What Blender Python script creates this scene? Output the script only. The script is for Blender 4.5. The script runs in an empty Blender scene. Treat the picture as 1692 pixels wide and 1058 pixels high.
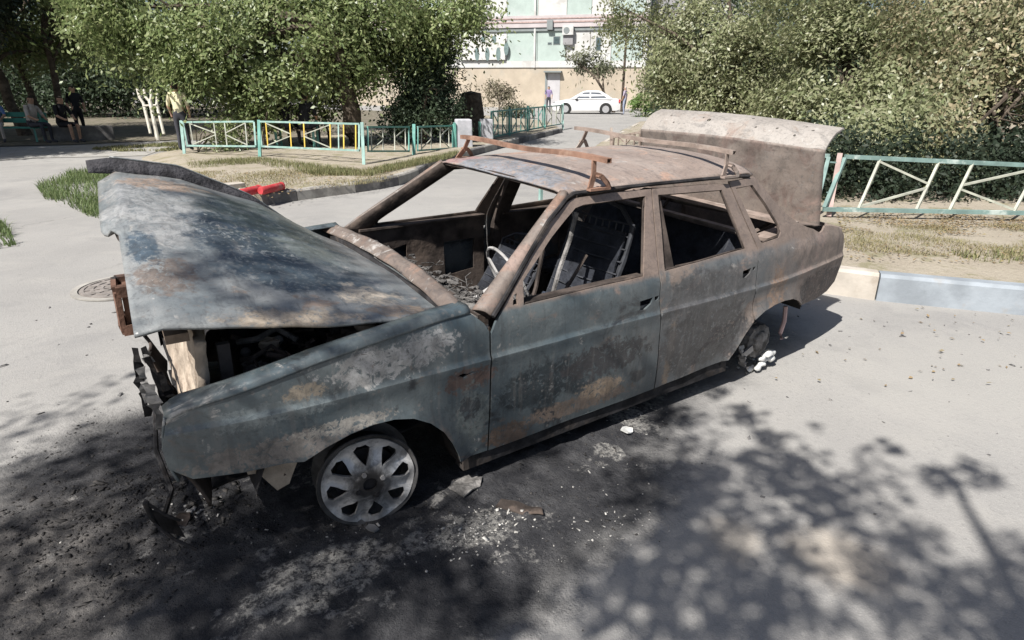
import bpy, bmesh, math, random
import numpy as np
from mathutils import Vector, Matrix, noise
from mathutils.geometry import delaunay_2d_cdt

SC = bpy.context.scene
COL = SC.collection
PI = math.pi

# ------------------------------------------------------------------ camera, sky, sun, exposure
CAM = np.array([-0.6887, -2.7616, 1.6269])
YAW, PITCH, ROLL, FPX = 0.59087, 0.36004, -0.0049, 1022.75       # focal length in pixels of a 1692 px wide picture
PW, PH = 1692.0, 1058.0
_cy, _sy, _cp, _sp = math.cos(YAW), math.sin(YAW), math.cos(PITCH), math.sin(PITCH)
FWD = np.array([_sy * _cp, _cy * _cp, -_sp])
_r = np.array([_cy, -_sy, 0.0])
_d = np.cross(FWD, _r)
RIGHT = math.cos(ROLL) * _r + math.sin(ROLL) * _d
DOWN = -math.sin(ROLL) * _r + math.cos(ROLL) * _d
cam = bpy.data.cameras.new('camera')
cam.sensor_width = 36.0
cam.lens = FPX / PW * 36.0
cam.clip_start = 0.05
cam.clip_end = 600.0
camo = bpy.data.objects.new('camera', cam)
COL.objects.link(camo)
M4 = Matrix(((RIGHT[0], -DOWN[0], -FWD[0], CAM[0]), (RIGHT[1], -DOWN[1], -FWD[1], CAM[1]), (RIGHT[2], -DOWN[2], -FWD[2], CAM[2]), (0, 0, 0, 1)))
camo.matrix_world = M4
SC.camera = camo

SUNL = Vector((0.78, 0.26, -1.0)).normalized()                    # direction the sunlight travels
world = bpy.data.worlds.new('World')
SC.world = world
world.use_nodes = True
wt = world.node_tree
wbg = wt.nodes['Background']
sky = wt.nodes.new('ShaderNodeTexSky')
sky.sky_type = 'NISHITA'
sky.sun_disc = False
sky.sun_elevation = math.asin(-SUNL.z)
sky.sun_rotation = math.atan2(-SUNL.x, -SUNL.y)
sky.air_density = 1.0
sky.dust_density = 2.0
wt.links.new(sky.outputs[0], wbg.inputs[0])
wbg.inputs[1].default_value = 0.054
sl = bpy.data.lights.new('sun', 'SUN')
sl.energy = 5.0
sl.angle = math.radians(0.53)
sl.color = (1.0, 0.965, 0.915)
so = bpy.data.objects.new('sun', sl)
COL.objects.link(so)
so.location = (-20, -8, 30)
so.rotation_euler = SUNL.to_track_quat('-Z', 'Y').to_euler()
SC.view_settings.view_transform = 'Standard'
SC.view_settings.look = 'None'
SC.view_settings.exposure = 0.80
SC.view_settings.gamma = 1.0
SC.view_settings.use_curve_mapping = False
SC.render.engine = 'CYCLES'
SC.cycles.use_denoising = True
SC.cycles.max_bounces = 6
SC.cycles.transparent_max_bounces = 4


def ray(u, v):
    d = FWD + RIGHT * ((u - PW / 2) / FPX) + DOWN * ((v - PH / 2) / FPX)
    return d


def gz(u, v, z=0.0):                                               # where a line of sight meets the level z
    d = ray(u, v)
    return CAM + d * ((z - CAM[2]) / d[2])


def at(u, v, depth):                                               # a point at a given distance along the view
    return CAM + ray(u, v) * depth


def grd(u, depth, z=0.0):                                          # ground point at picture column u and a distance
    k = (u - PW / 2) / FPX
    w = ((z - CAM[2]) / depth - FWD[2] - RIGHT[2] * k) / DOWN[2]
    return CAM + (FWD + RIGHT * k + DOWN * w) * depth


# ------------------------------------------------------------------ node helpers
class NT:
    def __init__(s, name, rough=0.8, spec=0.3, metal=0.0):
        s.m = bpy.data.materials.new(name)
        s.m.use_nodes = True
        s.t = s.m.node_tree
        s.b = s.t.nodes['Principled BSDF']
        s.b.inputs['Roughness'].default_value = rough
        s.b.inputs['Specular IOR Level'].default_value = spec
        s.b.inputs['Metallic'].default_value = metal
        tc = s.t.nodes.new('ShaderNodeTexCoord')
        s.co = tc.outputs['Object']

    def link(s, a, b):
        s.t.links.new(a, b)

    def noise(s, scale, detail=4, rough=0.55, dist=0.0, co=None, off=None, stretch=None):
        n = s.t.nodes.new('ShaderNodeTexNoise')
        n.inputs['Scale'].default_value = scale
        n.inputs['Detail'].default_value = detail
        n.inputs['Roughness'].default_value = rough
        n.inputs['Distortion'].default_value = dist
        c = co or s.co
        if off or stretch:
            mp = s.t.nodes.new('ShaderNodeMapping')
            if off:
                mp.inputs['Location'].default_value = off
            if stretch:
                mp.inputs['Scale'].default_value = stretch
            s.link(c, mp.inputs[0])
            c = mp.outputs[0]
        s.link(c, n.inputs['Vector'])
        return n.outputs[0]

    def voro(s, scale, feature='F1', co=None):
        n = s.t.nodes.new('ShaderNodeTexVoronoi')
        n.feature = feature
        n.inputs['Scale'].default_value = scale
        s.link(co or s.co, n.inputs['Vector'])
        return n.outputs[0]

    def ramp(s, x, lo, hi, smooth=True):
        n = s.t.nodes.new('ShaderNodeMapRange')
        n.interpolation_type = 'SMOOTHSTEP' if smooth else 'LINEAR'
        n.inputs['From Min'].default_value = lo
        n.inputs['From Max'].default_value = hi
        s.link(x, n.inputs[0])
        return n.outputs[0]

    def math(s, op, a, b=None):
        n = s.t.nodes.new('ShaderNodeMath')
        n.operation = op
        n.use_clamp = False
        for i, q in enumerate((a, b)):
            if q is None:
                continue
            if isinstance(q, (int, float)):
                n.inputs[i].default_value = q
            else:
                s.link(q, n.inputs[i])
        return n.outputs[0]

    def mix(s, f, a, b):
        n = s.t.nodes.new('ShaderNodeMix')
        n.data_type = 'RGBA'
        for i, q in ((0, f), (6, a), (7, b)):
            if isinstance(q, (int, float)):
                n.inputs[i].default_value = q
            elif isinstance(q, tuple):
                n.inputs[i].default_value = (*q, 1.0)
            else:
                s.link(q, n.inputs[i])
        return n.outputs[2]

    def sep(s, c=None):
        n = s.t.nodes.new('ShaderNodeSeparateXYZ')
        s.link(c or s.co, n.inputs[0])
        return n.outputs

    def patch(s, c, r, wob=0.5, scale=None, soft=0.25, off=(0, 0, 0)):  # 1 inside a ragged patch round the point c
        mp = s.t.nodes.new('ShaderNodeMapping')
        mp.vector_type = 'POINT'
        mp.inputs['Scale'].default_value = tuple(1.0 / q for q in r)
        mp.inputs['Location'].default_value = tuple(-a / q for a, q in zip(c, r))
        s.link(s.co, mp.inputs[0])
        ln = s.t.nodes.new('ShaderNodeVectorMath')
        ln.operation = 'LENGTH'
        s.link(mp.outputs[0], ln.inputs[0])
        sc = scale if scale else 1.7 / min(r[0], r[2])
        o_ = tuple(off) if any(off) else (c[0] * 3.1, c[1] * 1.7, c[2])
        nz = s.noise(sc, 7, 0.68, 0.0, off=o_)
        w = s.math('MULTIPLY', s.math('SUBTRACT', nz, 0.5), wob * 3.4)
        x = s.math('ADD', ln.outputs['Value'], w)
        return s.ramp(x, 1.0 + soft * 0.5, 1.0 - soft * 0.5)

    def bump(s, h, strength=0.3, dist=0.02):
        n = s.t.nodes.new('ShaderNodeBump')
        n.inputs['Strength'].default_value = strength
        n.inputs['Distance'].default_value = dist
        s.link(h, n.inputs['Height'])
        if s.b.inputs['Normal'].is_linked:
            s.link(s.b.inputs['Normal'].links[0].from_socket, n.inputs['Normal'])
        s.link(n.outputs[0], s.b.inputs['Normal'])

    def out(s, col):
        if isinstance(col, tuple):
            s.b.inputs['Base Color'].default_value = (*col, 1)
        else:
            s.link(col, s.b.inputs['Base Color'])
        return s.m


def plain(name, col, var=0.25, scale=8.0, rough=0.75, spec=0.3, metal=0.0, bump=0.0, dirt=None):
    n = NT(name, rough, spec, metal)
    a = n.noise(scale, 5, 0.6)
    c = n.mix(n.ramp(a, 0.3, 0.7), tuple(q * (1 - var) for q in col), tuple(min(1, q * (1 + var)) for q in col))
    if dirt:
        c = n.mix(n.ramp(n.noise(scale * 0.6, 6, 0.65, off=(4, 2, 7)), 0.52, 0.66), c, dirt)
    if bump:
        n.bump(n.noise(scale * 5, 4), bump, 0.01)
    return n.out(c)


# burnt sheet metal: blue-grey scorched paint, brown rust towards the rear, pale ash patches, soot
def burnt(name, base, base2, rust=(0.17, 0.112, 0.083), rust_lo=0.50, ash_lo=0.64, soot_lo=0.62, xrust=None, patches=(), rough=0.5, spec=0.45, metal=0.0, psoft=0.3, zband=None):
    n = NT(name, rough, spec, metal)
    n1 = n.noise(2.3, 6, 0.6, 0.4)
    n2 = n.noise(5.5, 7, 0.62, 0.8, off=(3.1, 1.2, 4.4))
    n3 = n.noise(12, 8, 0.7, 1.0, off=(7.1, 0.2, 1.4))
    fine = n.noise(90, 3, 0.6)
    c = n.mix(n.ramp(n1, 0.36, 0.64), base, base2)
    rm = n.ramp(n.math('ADD', n2, n.math('MULTIPLY', n.math('SUBTRACT', n1, 0.5), 0.5)), rust_lo, rust_lo + 0.12)
    if xrust:
        x = n.sep()[0]
        g = n.ramp(n.math('ADD', x, n.math('MULTIPLY', n.math('SUBTRACT', n2, 0.5), 1.6)), xrust[0], xrust[1])
        rm = n.math('MAXIMUM', rm, g)
    rcol = n.mix(n.ramp(n3, 0.35, 0.7), rust, tuple(q * 1.45 for q in rust))
    rcol = n.mix(n.ramp(n.noise(3.2, 5, 0.6, 0.5, off=(9, 9, 1)), 0.5, 0.68), rcol, (0.235, 0.175, 0.15))
    c = n.mix(rm, c, rcol)
    c = n.mix(n.math('MULTIPLY', n.ramp(n.noise(3.6, 7, 0.66, 1.2, off=(1, 5, 9)), soot_lo, soot_lo + 0.10), 0.85), c, (0.022, 0.023, 0.026))
    am = n.math('MULTIPLY', n.ramp(n.noise(4.2, 9, 0.72, 1.6, off=(11, 3, 2)), ash_lo, ash_lo + 0.05), n.ramp(n3, 0.38, 0.56))
    c = n.mix(n.math('MULTIPLY', am, 0.8), c, (0.36, 0.345, 0.325))
    flake = n.ramp(n.noise(24, 8, 0.74, 1.8, off=(8, 2, 5)), 0.40, 0.47)
    for cc, rr, colr, wob in patches:
        pm = n.patch(cc, rr, wob, None, psoft)
        pc = n.mix(n.ramp(n3, 0.4, 0.62), colr, tuple(q * 0.62 for q in colr))
        c = n.mix(n.math('MULTIPLY', n.math('MULTIPLY', pm, flake), 0.92), c, pc)
    sp_ = n.voro(38)
    bl = n.math('MULTIPLY', n.ramp(sp_, 0.30, 0.22), n.ramp(n.noise(6, 5, 0.6, off=(6, 1, 3)), 0.52, 0.60))
    c = n.mix(n.math('MULTIPLY', bl, 0.55), c, (0.16, 0.15, 0.142))
    mt_ = n.noise(8.5, 8, 0.72, 0.5, off=(6, 6, 2))
    c = n.mix(n.math('MULTIPLY', n.ramp(mt_, 0.50, 0.62), 0.26), c, tuple(q * 0.45 for q in base))
    c = n.mix(n.math('MULTIPLY', n.ramp(mt_, 0.42, 0.32), 0.25), c, tuple(min(1, q * 1.7) for q in base2))
    run = n.noise(30, 4, 0.6, 0.3, stretch=(1.0, 0.25, 0.045), off=(2, 2, 2))
    c = n.mix(n.math('MULTIPLY', n.ramp(run, 0.54, 0.66), 0.20), c, (0.18, 0.165, 0.152))
    c = n.mix(n.math('MULTIPLY', n.ramp(run, 0.44, 0.34), 0.28), c, (0.034, 0.035, 0.038))
    if zband:
        z = n.sep()[2]
        zz = n.math('ADD', z, n.math('MULTIPLY', n.math('SUBTRACT', n2, 0.5), 0.05))
        zx = n.ramp(n.sep()[0], 0.47, 0.55)
        c = n.mix(n.math('MULTIPLY', n.ramp(zz, zband[0], zband[1]), zx), c, n.mix(n.ramp(n3, 0.35, 0.7), zband[2], tuple(q * 0.7 for q in zband[2])))
    c = n.mix(n.math('MULTIPLY', n.ramp(n.noise(26, 7, 0.72, 1.5, off=(3, 7, 2)), 0.52, 0.66), 0.35), c, (0.035, 0.036, 0.04))
    c = n.mix(n.math('MULTIPLY', n.ramp(fine, 0.5, 0.8), 0.35), c, (0.05, 0.05, 0.052))
    rg = n.ramp(n2, 0.3, 0.7)
    mr = n.t.nodes.new('ShaderNodeMapRange')
    mr.inputs['To Min'].default_value = rough - 0.1
    mr.inputs['To Max'].default_value = min(1, rough + 0.3)
    n.link(rm, mr.inputs[0])
    n.link(mr.outputs[0], n.b.inputs['Roughness'])
    n.bump(n3, 0.35, 0.006)
    n.bump(n.noise(70, 4, 0.7), 0.25, 0.003)
    return n.out(c)


ASH = (0.40, 0.375, 0.34)
TAN = (0.30, 0.22, 0.155)
M = {}
M['front_metal'] = burnt('scorched_paint', (0.055, 0.074, 0.085), (0.100, 0.116, 0.120), rust=(0.115, 0.093, 0.08), rust_lo=0.62, ash_lo=0.59, soot_lo=0.57, xrust=(1.0, 3.2), rough=0.40, zband=(0.772, 0.80, (0.20, 0.155, 0.13)),
    patches=[((0.06, -0.8, 0.685), (0.20, 0.3, 0.065), (0.36, 0.355, 0.345), 0.85), ((0.24, -0.8, 0.71), (0.12, 0.3, 0.06), (0.30, 0.30, 0.30), 0.9), ((-0.22, -0.8, 0.645), (0.07, 0.3, 0.035), (0.30, 0.25, 0.19), 0.5), ((0.42, -0.8, 0.53), (0.12, 0.3, 0.05), (0.115, 0.075, 0.062), 0.8),
             ((0.43, -0.8, 0.36), (0.08, 0.3, 0.12), (0.15, 0.17, 0.165), 0.9), ((0.42, -0.8, 0.40), (0.05, 0.3, 0.05), (0.05, 0.055, 0.06), 0.8), ((-0.35, -0.8, 0.46), (0.26, 0.3, 0.05), (0.19, 0.17, 0.155), 0.9), ((-0.1, -0.8, 0.49), (0.16, 0.3, 0.025), (0.30, 0.28, 0.25), 0.9), ((-0.35, -0.8, 0.60), (0.22, 0.3, 0.035), (0.16, 0.185, 0.19), 0.9),
             ((0.62, -0.8, 0.20), (0.12, 0.3, 0.06), (0.15, 0.105, 0.078), 0.7), ((1.0, -0.8, 0.235), (0.34, 0.3, 0.045), (0.19, 0.145, 0.115), 0.6), ((1.14, -0.8, 0.29), (0.13, 0.3, 0.05), (0.33, 0.25, 0.18), 0.5),
             ((0.80, -0.8, 0.40), (0.26, 0.3, 0.11), (0.028, 0.036, 0.041), 0.5), ((1.15, -0.8, 0.44), (0.26, 0.3, 0.08), (0.05, 0.048, 0.05), 0.8)])
M['rear_metal'] = burnt('rusted_body_metal', (0.084, 0.092, 0.098), (0.125, 0.127, 0.126), rust=(0.150, 0.120, 0.102), rust_lo=0.52, ash_lo=0.64, soot_lo=0.62, xrust=(1.95, 3.1), rough=0.50, zband=(0.785, 0.82, (0.185, 0.145, 0.122)),
    patches=[((2.45, -0.8, 0.56), (0.08, 0.3, 0.12), (0.24, 0.165, 0.12), 0.9), ((2.75, -0.75, 0.74), (0.16, 0.3, 0.10), (0.22, 0.175, 0.15), 0.9), ((2.02, -0.8, 0.73), (0.03, 0.3, 0.03), (0.36, 0.34, 0.32), 0.8), ((3.05, -0.7, 0.46), (0.35, 0.3, 0.10), (0.07, 0.055, 0.05), 0.5), ((1.60, -0.8, 0.36), (0.03, 0.3, 0.26), (0.22, 0.165, 0.12), 0.6), ((1.84, -0.8, 0.62), (0.36, 0.3, 0.15), (0.088, 0.086, 0.088), 0.5), ((1.86, -0.8, 0.38), (0.36, 0.3, 0.18), (0.058, 0.055, 0.056), 0.45)])
M['roof_metal'] = burnt('roof_burnt_metal', (0.235, 0.185, 0.158), (0.295, 0.245, 0.214), rust=(0.25, 0.168, 0.13), rust_lo=0.54, ash_lo=0.60, soot_lo=0.70, rough=0.62,
    patches=[((1.11, 0.0, 1.21), (0.12, 0.52, 0.2), (0.20, 0.215, 0.24), 0.4), ((1.12, 0.5, 1.2), (0.10, 0.16, 0.2), (0.33, 0.20, 0.19), 0.6)])
M['hood_metal'] = burnt('hood_scorch_and_tree_shade', (0.135, 0.152, 0.160), (0.215, 0.222, 0.22), rust=(0.22, 0.17, 0.138), rust_lo=0.62, ash_lo=0.57, soot_lo=0.66, rough=0.40, psoft=0.45,
    patches=[((-0.45, 0.25, 1.1), (0.20, 0.40, 0.6), (0.31, 0.31, 0.305), 0.7), ((-0.42, 0.50, 1.2), (0.16, 0.09, 0.5), (0.36, 0.265, 0.20), 0.8), ((-0.02, 0.08, 1.0), (0.30, 0.36, 0.5), (0.048, 0.068, 0.086), 0.7), ((-0.24, -0.08, 1.0), (0.18, 0.28, 0.5), (0.040, 0.056, 0.073), 0.7), ((-0.08, -0.36, 0.95), (0.25, 0.12, 0.5), (0.062, 0.085, 0.104), 0.8), ((0.05, -0.05, 0.95), (0.12, 0.16, 0.5), (0.16, 0.18, 0.175), 0.8),  # dark blue patches: tree shade put into the colour, over real scorching
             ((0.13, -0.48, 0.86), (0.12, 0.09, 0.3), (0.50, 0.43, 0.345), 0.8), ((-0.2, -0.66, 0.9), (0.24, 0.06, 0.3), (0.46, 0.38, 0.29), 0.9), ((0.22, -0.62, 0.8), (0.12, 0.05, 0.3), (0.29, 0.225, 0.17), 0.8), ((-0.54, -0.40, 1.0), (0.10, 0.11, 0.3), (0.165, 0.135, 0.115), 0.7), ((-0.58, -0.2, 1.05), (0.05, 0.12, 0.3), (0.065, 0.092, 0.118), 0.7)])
M['lid_metal'] = burnt('lid_burnt_metal', (0.175, 0.145, 0.126), (0.21, 0.178, 0.157), rust=(0.13, 0.10, 0.088), rust_lo=0.5, ash_lo=0.70, soot_lo=0.66, rough=0.68, spec=0.25)
M['lid_top'] = burnt('lid_sunlit_ashen_metal', (0.245, 0.222, 0.20), (0.285, 0.262, 0.24), rust=(0.20, 0.168, 0.145), rust_lo=0.58, ash_lo=0.60, soot_lo=0.80, rough=0.75)  # paler than the lower lid: sunlight on the upturned face put into its colour
M['pillar_metal'] = burnt('pillar_burnt_metal', (0.125, 0.098, 0.083), (0.18, 0.148, 0.127), rust=(0.15, 0.098, 0.074), rust_lo=0.50, ash_lo=0.58, soot_lo=0.60, rough=0.6)
M['soot'] = plain('sooty_metal', (0.022, 0.021, 0.022), 0.6, 9, 0.85, 0.2, bump=0.4, dirt=(0.05, 0.042, 0.037))
M['soot_brown'] = plain('sooty_brown_metal', (0.05, 0.04, 0.035), 0.6, 7, 0.85, 0.2, bump=0.4, dirt=(0.11, 0.085, 0.07))
M['grey_ash'] = plain('grey_ash', (0.17, 0.162, 0.155), 0.5, 14, 0.95, 0.1, bump=0.8, dirt=(0.06, 0.058, 0.056))
M['cabin_ash'] = plain('cabin_ash', (0.085, 0.081, 0.078), 0.6, 16, 0.95, 0.1, bump=0.9, dirt=(0.19, 0.182, 0.172))
M['tan_ash'] = plain('tan_ash_metal', (0.36, 0.30, 0.24), 0.3, 9, 0.9, 0.1, bump=0.7, dirt=(0.22, 0.17, 0.13))
M['alloy'] = plain('burnt_alloy', (0.25, 0.245, 0.245), 0.35, 8, 0.45, 0.5, 0.4, bump=0.25, dirt=(0.085, 0.083, 0.082))
n = NT('burnt_alloy_face', 0.42, 0.5, 0.4)
r_ = n.t.nodes.new('ShaderNodeVectorMath')
r_.operation = 'LENGTH'
n.link(n.co, r_.inputs[0])
nn = n.noise(14, 6, 0.7, 0.4)
rr = n.math('ADD', r_.outputs['Value'], n.math('MULTIPLY', n.math('SUBTRACT', nn, 0.5), 0.10))
cc = n.mix(n.ramp(nn, 0.35, 0.7), (0.27, 0.268, 0.272), (0.50, 0.495, 0.49))
cc = n.mix(n.ramp(rr, 0.10, 0.05), cc, (0.035, 0.034, 0.035))
cc = n.mix(n.math('MULTIPLY', n.ramp(n.noise(22, 6, 0.75, 1.0, off=(3, 1, 8)), 0.5, 0.62), 0.45), cc, (0.10, 0.098, 0.097))
n.bump(n.noise(60, 4), 0.25, 0.004)
M['alloy_face'] = n.out(cc)
M['sooty_alloy'] = plain('sooty_alloy', (0.06, 0.058, 0.058), 0.4, 9, 0.6, 0.4, 0.2, bump=0.2, dirt=(0.02, 0.02, 0.02))
M['white_melt'] = plain('melted_aluminium', (0.62, 0.62, 0.60), 0.2, 14, 0.5, 0.5, 0.2, bump=0.3)
M['rust_orange'] = plain('orange_rust', (0.20, 0.118, 0.085), 0.35, 9, 0.85, 0.2, bump=0.3, dirt=(0.30, 0.20, 0.15))
M['rack_grey'] = plain('burnt_rack_steel', (0.22, 0.175, 0.15), 0.3, 9, 0.8, 0.2, bump=0.3, dirt=(0.30, 0.26, 0.23))
M['white_strip'] = plain('ash_white_strip', (0.33, 0.32, 0.31), 0.3, 12, 0.8, 0.2, bump=0.4, dirt=(0.06, 0.058, 0.056))
M['dark_mat'] = plain('charred_mat', (0.045, 0.044, 0.048), 0.5, 14, 0.95, 0.1, bump=0.9, dirt=(0.085, 0.08, 0.085))
M['char_blue'] = plain('charred_seat_remains', (0.017, 0.019, 0.025), 0.5, 9, 0.85, 0.25, bump=0.8, dirt=(0.034, 0.037, 0.046))
M['seat_spring'] = plain('seat_spring_steel', (0.030, 0.032, 0.038), 0.4, 12, 0.7, 0.3)


# ------------------------------------------------------------------ object helpers
def meta(o, label=None, cat=None, group=None, kind=None):
    if label:
        o['label'] = label
    if cat:
        o['category'] = cat
    if group:
        o['group'] = group
    if kind:
        o['kind'] = kind
    return o


def empty(name, loc, label, cat, group=None, rotz=0.0):
    o = bpy.data.objects.new(name, None)
    COL.objects.link(o)
    o.location = tuple(loc)
    o.rotation_euler = (0, 0, rotz)
    o.empty_display_size = 0.2
    return meta(o, label, cat, group)


def link(name, me, mat, parent=None):
    o = bpy.data.objects.new(name, me)
    COL.objects.link(o)
    if mat is not None:
        for mm in (mat if isinstance(mat, (list, tuple)) else [mat]):
            me.materials.append(mm)
    if parent is not None:
        o.parent = parent
    return o


def from_bm(name, bm, mat, parent=None, smooth=False, recalc=True):
    if recalc:
        bmesh.ops.recalc_face_normals(bm, faces=bm.faces[:])
    me = bpy.data.meshes.new(name)
    bm.to_mesh(me)
    bm.free()
    if smooth:
        me.polygons.foreach_set('use_smooth', [True] * len(me.polygons))
        try:
            me.set_sharp_from_angle(angle=math.radians(38))
        except Exception:
            pass
    return link(name, me, mat, parent)


def from_np(name, V, F, mat, parent=None, smooth=False, matidx=None):
    me = bpy.data.meshes.new(name)
    V = np.asarray(V, dtype=np.float32)
    F = np.asarray(F, dtype=np.int32)
    k = F.shape[1]
    me.vertices.add(len(V))
    me.vertices.foreach_set('co', V.ravel())
    me.loops.add(F.size)
    me.loops.foreach_set('vertex_index', F.ravel())
    me.polygons.add(len(F))
    me.polygons.foreach_set('loop_start', np.arange(0, F.size, k, dtype=np.int32))
    if matidx is not None:
        me.polygons.foreach_set('material_index', np.asarray(matidx, dtype=np.int32))
    if smooth:
        me.polygons.foreach_set('use_smooth', np.ones(len(F), dtype=bool))
    me.update(calc_edges=True)
    return link(name, me, mat, parent)


def frame_of(d, up=Vector((0, 0, 1))):
    d = d.normalized()
    if abs(d.dot(up)) > 0.98:
        up = Vector((0, 1, 0))
    s = d.cross(up).normalized()
    return s, s.cross(d).normalized()


def tube(bm, pts, rad, seg=8, cap=True):
    pts = [Vector(q) for q in pts]
    if isinstance(rad, (int, float)):
        rad = [rad] * len(pts)
    rings = []
    for i, q in enumerate(pts):
        d = (pts[min(i + 1, len(pts) - 1)] - pts[max(i - 1, 0)])
        s, u = frame_of(d)
        rings.append([bm.verts.new(q + (s * math.cos(a) + u * math.sin(a)) * rad[i]) for a in [2 * PI * j / seg for j in range(seg)]])
    for a, b in zip(rings, rings[1:]):
        for j in range(seg):
            bm.faces.new((a[j], a[(j + 1) % seg], b[(j + 1) % seg], b[j]))
    if cap:
        bm.faces.new(rings[0][::-1])
        bm.faces.new(rings[-1])


def bar(bm, a, b, w, h, up=(0, 0, 1)):                              # rectangular bar from a to b
    a, b = Vector(a), Vector(b)
    s, u = frame_of(b - a, Vector(up))
    c = []
    for q in (a, b):
        c.append([bm.verts.new(q + s * (i * w / 2) + u * (j * h / 2)) for i, j in ((-1, -1), (1, -1), (1, 1), (-1, 1))])
    for j in range(4):
        bm.faces.new((c[0][j], c[0][(j + 1) % 4], c[1][(j + 1) % 4], c[1][j]))
    bm.faces.new(c[0][::-1])
    bm.faces.new(c[1])


def box(bm, lo, hi, mat=None, bev=0.0):
    x0, y0, z0 = lo
    x1, y1, z1 = hi
    v = [bm.verts.new(q) for q in ((x0, y0, z0), (x1, y0, z0), (x1, y1, z0), (x0, y1, z0), (x0, y0, z1), (x1, y0, z1), (x1, y1, z1), (x0, y1, z1))]
    fs = [bm.faces.new([v[i] for i in f]) for f in ((0, 3, 2, 1), (4, 5, 6, 7), (0, 1, 5, 4), (1, 2, 6, 5), (2, 3, 7, 6), (3, 0, 4, 7))]
    if bev:
        es = list({e for f in fs for e in f.edges})
        bmesh.ops.bevel(bm, geom=es, offset=bev, segments=2, affect='EDGES', profile=0.6)
    return v


def one_bar(name, a, b, w, h, mat, parent, up=(0, 0, 1)):
    bm = bmesh.new()
    bar(bm, a, b, w, h, up)
    return from_bm(name, bm, mat, parent)


def in_poly(x, y, P):
    ins = False
    j = len(P) - 1
    for i in range(len(P)):
        xi, yi = P[i]
        xj, yj = P[j]
        if (yi > y) != (yj > y) and x < (xj - xi) * (y - yi) / (yj - yi) + xi:
            ins = not ins
        j = i
    return ins


def resample(P, step, closed=True):
    out = []
    n = len(P)
    for i in range(n if closed else n - 1):
        a, b = P[i], P[(i + 1) % n]
        k = max(1, int(math.hypot(b[0] - a[0], b[1] - a[1]) / step + 0.5))
        for j in range(k):
            out.append((a[0] + (b[0] - a[0]) * j / k, a[1] + (b[1] - a[1]) * j / k))
    if not closed:
        out.append(P[-1])
    return out


def panel(outline, holes, step, fmap, thick=0.0, inward=None, bm=None, rows=()):
    """a sheet with holes: 2D outline, filled with an inner grid, mapped to 3D by fmap"""
    O = resample(outline, step)
    Hs = [resample(h, step) for h in holes]
    pts = []
    edges = []
    for P in [O] + Hs:
        b = len(pts)
        pts += P
        edges += [(b + i, b + (i + 1) % len(P)) for i in range(len(P))]
    xs = [q[0] for q in O]
    ys = [q[1] for q in O]
    nx = int((max(xs) - min(xs)) / step) + 1
    ny = int((max(ys) - min(ys)) / step) + 1
    bp = np.array(pts)
    for i in range(nx + 1):
        for j in range(ny + 1):
            x = min(xs) + (i + 0.5 * (j % 2)) * step
            y = min(ys) + j * step
            if in_poly(x, y, O) and not any(in_poly(x, y, h) for h in Hs):
                if np.min((bp[:, 0] - x) ** 2 + (bp[:, 1] - y) ** 2) > (0.45 * step) ** 2:
                    pts.append((x, y))
    for zr in rows:
        for i in range(nx * 2 + 1):
            x = min(xs) + i * step * 0.5
            if in_poly(x, zr, O) and not any(in_poly(x, zr, h) for h in Hs):
                pts.append((x, zr))
    V, E_, F, _, _, _ = delaunay_2d_cdt([Vector(q) for q in pts], edges, [], 0, 1e-6)
    own = bm is None
    if own:
        bm = bmesh.new()
    vs = [bm.verts.new(fmap(q[0], q[1])) for q in V]
    faces = []
    for f in F:
        cx = sum(V[i][0] for i in f) / 3
        cy = sum(V[i][1] for i in f) / 3
        if in_poly(cx, cy, O) and not any(in_poly(cx, cy, h) for h in Hs):
            try:
                faces.append(bm.faces.new([vs[i] for i in f]))
            except ValueError:
                pass
    loose = [v for v in vs if not v.link_faces]
    bmesh.ops.delete(bm, geom=loose, context='VERTS')
    if thick:
        bm.normal_update()
        n = sum((f.normal for f in faces), Vector())
        if inward is not None and n.dot(Vector(inward)) > 0:
            bmesh.ops.reverse_faces(bm, faces=faces)
        nv = {}
        for v in {v for f in faces for v in f.verts}:
            nv[v] = bm.verts.new(v.co + Vector(inward) * thick)
        for f in list(faces):
            for e in f.edges:
                if len(e.link_faces) == 1:
                    a, b = e.verts
                    bm.faces.new((a, b, nv[b], nv[a]))
        for f in faces:
            bm.faces.new([nv[v] for v in f.verts][::-1])
    return bm


def grid_np(fn, nu, nv):
    """vertices and quads of fn(s, t) for s, t in 0..1"""
    V = [fn(i / nu, j / nv) for i in range(nu + 1) for j in range(nv + 1)]
    F = [(i * (nv + 1) + j, (i + 1) * (nv + 1) + j, (i + 1) * (nv + 1) + j + 1, i * (nv + 1) + j + 1) for i in range(nu) for j in range(nv)]
    return V, F


def sheet(name, fn, nu, nv, mat, parent, thick=0.0, smooth=True):
    V, F = grid_np(fn, nu, nv)
    o = from_np(name, V, F, mat, parent, smooth)
    if thick:
        md = o.modifiers.new('thickness', 'SOLIDIFY')
        md.thickness = thick
        md.offset = 0
    return o


def interp(x, P):
    return float(np.interp(x, [q[0] for q in P], [q[1] for q in P]))


def nz(x, y, z, s=1.0):
    return noise.noise(Vector((x * s, y * s, z * s)))

# ------------------------------------------------------------------ the burnt car
car = empty('burnt_car', (1.3, 0, 0), 'burnt-out four-door saloon car on bare rims with hood and boot lid open', 'car')
CO = Vector((1.3, 0, 0))


def shear(x, y, z):
    k = interp(z, [(0, 0.02), (0.85, 0.04), (1.2, 0.023)])
    return Vector((x, y, z + k * (y + 0.78)))


def carpart(o, parent=None):
    o.parent = parent or car
    # meshes are modelled in place: shift the origin of the car, keep object texture space at the car's front axle
    o.matrix_parent_inverse = Matrix.Translation(-CO) if parent is None else Matrix.Identity(4)
    return o


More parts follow.
